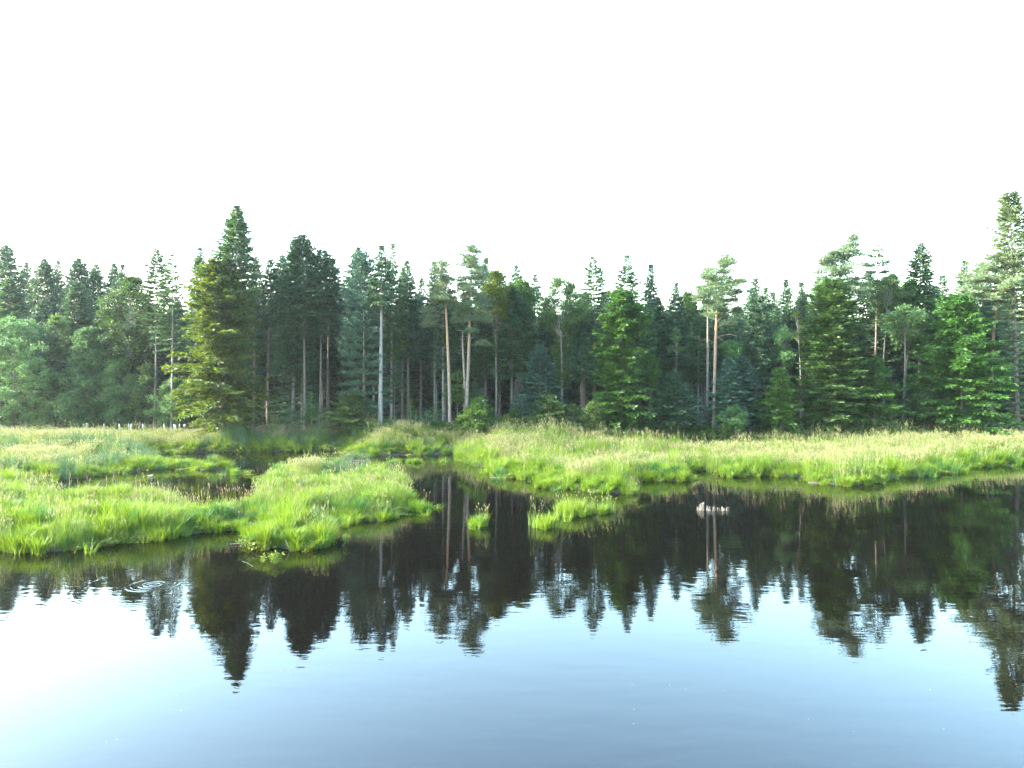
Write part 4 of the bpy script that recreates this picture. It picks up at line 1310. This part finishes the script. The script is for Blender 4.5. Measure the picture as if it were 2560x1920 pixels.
branch_thing(6, 1868, 845, [(-.30, .25, .45), (-.12, .1, .2), (0, 0, .01), (.06, -.05, -.12)], .014, 'bent dry stalk dipping into the water before the island')
branch_thing(6, 1600, 940, [(-.28, 0, .20), (-.1, .05, .13), (.1, 0, .03), (.3, -.1, -.06)], .013, 'thin grey twig sticking out of the water left of the yellow plant')
branch_thing(6, 1540, 805, [(-.45, 0, .05), (-.1, .04, .07), (.25, 0, .04), (.5, .1, .1)], .014, 'pale stick lying in the water left of the island foot')
branch_thing(6, 905, 790, [(-.3, 0, -.03), (0, .1, .2), (.25, .2, .42)], .013, 'dry grey stick leaning on the bank of the near island')

# leaves and pollen flecks floating on the open water
rng = np.random.default_rng(77)
pts = np.column_stack([rng.uniform(-22, 30, 900), rng.uniform(15, 52, 900)])
pts = pts[(np.abs(pts[:, 0]) < .72 * pts[:, 1])]
pts = pts[(shore_dist(pts[:, 0], pts[:, 1]) < -.3) & (vnoise(pts[:, 0] * .25, pts[:, 1] * .25) > .48)]
n = len(pts)
az = rng.uniform(0, 6.28, n)
V, F = cards(np.column_stack([pts, np.full(n, .004)]), np.column_stack([np.cos(az), np.sin(az), np.full(n, .02)]), np.array([[0, 0, 1.]]), rng.uniform(.03, .06, n), rng.uniform(.015, .03, n))
tag(link('floating_leaves', new_mesh('floating_leaves', V, [F], [M['twig']])), 'tiny leaves and flecks floating on the open water', kind='stuff')

# ------------------------------------------------------------------ tree guards, sign, brush pile
M['guard'] = plain_mat('pale plastic', (.11, .14, .135), .5)
M['signwhite'] = plain_mat('white sign', (.4, .4, .4), .5, .05)
M['wood'] = plain_mat('post wood', (.20, .15, .10), .85, .3, 40)


def guard(x, y0, y1, dx, d, label):
    X, _, zt = at_depth(9, x, y0, d)
    z = float(ground_z(np.array([X]), np.array([d]))[0])
    Hh = max(1.15, zt - z)
    lean = dx * ZOOM[9][2] * d / FOC
    root = bpy.data.objects.new('tree_guard', None); col.objects.link(root); root.location = (X - lean, d, z)
    tag(root, label, 'tree guard', 'pale tree guards along the left forest edge')
    P = np.array([(0, 0, -.05), (lean * .5, 0, Hh * .5), (lean, 0, Hh)])
    V, F = tube(P, [.065, .065, .065], 10)
    V2, F2 = tube(P[::-1], [.055, .055, .055], 10)
    A = Acc(); A.add(V, F); A.add(V2, F2)
    n = len(V)
    k = np.arange(10); top = n - 10
    A.f[4].append(np.stack([top + k, top + (k + 1) % 10, n + (k + 1) % 10, n + k], 1)); A.m[4].append(np.zeros(10))
    link('tube', A.mesh('tube', [M['guard']], True), root)
    Q = np.array([(.12, .03, -.2), (.12 + lean * .6, .03, Hh * .8)])
    V, F = tube(Q, [.022, .02], 6)
    link('stake', new_mesh('stake', V, [F], [M['wood']]), root)


for x, y0, y1, dx, d, lb in (
        (128, 155, 310, -4, 88.5, 'leftmost pale tree guard, at the foot of the leafy trees'),
        (477, 150, 310, 0, 88, 'second pale tree guard from the left, upright'),
        (780, 178, 300, 6, 88, 'third tree guard from the left, a short one'),
        (968, 155, 270, -2, 88.5, 'thin upright guard, left of a leaning pair'),
        (1014, 170, 275, 16, 88, 'guard leaning right, close beside a thin upright one'),
        (1242, 165, 305, -18, 87.5, 'whitest guard leaning left, alone in mid row'),
        (1664, 155, 315, 6, 87.5, 'upright guard left of the last group of three'),
        (1860, 165, 290, -12, 87, 'left guard of the last group of three'),
        (1885, 252, 380, 0, 85.5, 'lowest guard, standing nearest in the meadow grass'),
        (1974, 155, 310, 22, 87, 'last guard, leaning right next to the small white sign')):
    guard(x, y0, y1, dx, d, lb)

X, d, zc = at_depth(9, 2068, 193, 89.5)
z = float(ground_z(np.array([X]), np.array([d]))[0])
root = bpy.data.objects.new('sign', None); col.objects.link(root); root.location = (X, d, z)
tag(root, 'small square white sign on a post beside the tree guards', 'sign')


def box(c, s):
    V = np.array([(sx_, sy_, sz_) for sx_ in (-1, 1) for sy_ in (-1, 1) for sz_ in (-1, 1)], float) * np.array(s) / 2 + np.array(c)
    F = np.array([(0, 1, 3, 2), (4, 6, 7, 5), (0, 4, 5, 1), (2, 3, 7, 6), (0, 2, 6, 4), (1, 5, 7, 3)])
    return V, F


hz = max(.8, zc - z)
V, F = box((0, 0, hz / 2), (.06, .06, hz)); link('post', new_mesh('post', V, [F], [M['wood']]), root)
V, F = box((0, -.045, hz), (.30, .02, .30)); pn = link('panel', new_mesh('panel', V, [F], [M['signwhite']]), root)
V, F = box((.05, -.058, hz - .01), (.07, .004, .12)); link('marking', new_mesh('marking', V, [F], [plain_mat('grey print', (.2, .2, .22), .6)]), pn)

for (q, x, y, w_, h_, n, lb) in ((10, 1130, 190, 3.4, 1.25, 620, 'long heap of brown cut branches at the forest edge'),
                                 (10, 2120, 215, 1.9, .9, 260, 'smaller brown heap of twigs by the layered pine')):
    rng = rg()
    X, d, zc = at_depth(q, x, y, 85.0)
    z = float(ground_z(np.array([X]), np.array([d]))[0])
    root = bpy.data.objects.new('brush_pile', None); col.objects.link(root); root.location = (X, d, z)
    tag(root, lb, 'brush pile', 'brush piles at the forest edge')
    A = Acc()
    for k in range(n):
        xx = rng.uniform(-1, 1); top = h_ * (1 - xx * xx) * rng.uniform(.1, 1)
        c = np.array([xx * w_, rng.uniform(-.9, .9) * (1 - abs(xx) * .5), top])
        az = rng.normal(0, .45) + (3.14 if rng.random() < .5 else 0); l = rng.uniform(.7, 1.9)
        dv = np.array([math.cos(az), math.sin(az), rng.normal(-.12 * xx, .16)]) * l
        A.add(*tube(np.array([c - dv / 2, c + rng.normal(0, .08, 3), c + dv / 2]), [.03, .024, .008], 4))
    tag(link('twigs', A.mesh('twigs', [M['twig']]), root), kind='stuff')


# ------------------------------------------------------------------ water birds
def lathe_body(sections, sides=14):
    """sections: (x, y-half width, z bottom, z top) along the bird"""
    th = np.linspace(0, 2 * np.pi, sides, endpoint=False)
    rows = []
    for x, w, zb, zt in sections:
        c = (zb + zt) / 2; r_ = (zt - zb) / 2
        rows.append(np.stack([np.full(sides, x), w * np.cos(th), c + r_ * np.sin(th)], 1))
    V = np.concatenate(rows); n = len(sections)
    i_ = np.arange(n - 1)[:, None]; j_ = np.arange(sides)[None]
    a_ = i_ * sides + j_; b_ = i_ * sides + (j_ + 1) % sides
    return V, np.stack([a_, a_ + sides, b_ + sides, b_], -1).reshape(-1, 4)


def water_bird(q, x, y, s, cols, label):
    cx, cyy = on_water(q, x, y)
    root = bpy.data.objects.new('duck', None); col.objects.link(root); root.location = (cx, cyy, 0); root.scale = (s, s, s)
    tag(root, label, 'duck')
    mb, mw, mh, mk = [plain_mat('feathers', c, .7, .2, 30) for c in cols]
    # one continuous figure: tail, body, breast, neck, head
    sec = [(-.30, .012, .10, .125), (-.25, .05, .05, .125), (-.15, .095, -.03, .14), (0, .115, -.06, .15), (.12, .10, -.05, .15),
           (.19, .065, .0, .20), (.215, .048, .08, .25), (.235, .046, .15, .285), (.27, .044, .185, .29), (.30, .030, .195, .265), (.315, .01, .215, .245)]
    V, F = lathe_body(sec)
    mi = np.repeat([0, 0, 0, 0, 0, 1, 1, 1, 1, 1], 14)
    link('body', new_mesh('body', V, [F], [mb, mh], mi, True), root)
    V, F = lathe_body([(.30, .020, .212, .245), (.34, .018, .208, .228), (.37, .014, .206, .216)], 8)
    link('bill', new_mesh('bill', V, [F], [mk], None, True), root)
    for sd in (-1, 1):
        V, F = lathe_body([(-.24, .006, .09, .12), (-.12, .02, .04, .14), (.04, .022, .03, .135), (.10, .006, .06, .10)], 8)
        V = V + [0, sd * .098, 0]
        link('wing', new_mesh('wing', V, [F], [mw], None, True), root)


water_bird(11, 1868, 205, .85, [(.16, .16, .155), (.12, .115, .11), (.008, .018, .015), (.15, .13, .04)], 'grey duck with a dark head swimming in the left channel')
water_bird(11, 228, 392, .62, [(.34, .34, .33), (.32, .32, .31), (.28, .28, .27), (.25, .18, .07)], 'white water bird half hidden by seed heads at the left')


# ------------------------------------------------------------------ haze: the evening air over the lake
V, F = box((0, 2020, 24.0), (6400, 4260, 52.0))
m, N, L, out = mat('evening haze')
pv = N.new('ShaderNodeVolumePrincipled')
pv.inputs['Color'].default_value = (.86, .93, 1.0, 1)
pv.inputs['Density'].default_value = HAZE
pv.inputs['Anisotropy'].default_value = .35
L.new(pv.outputs[0], out.inputs['Volume'])
hz_ = link('haze', new_mesh('haze', V, [F], [m]))
tag(hz_, 'thin bluish evening haze hanging over lake and wood', kind='stuff')
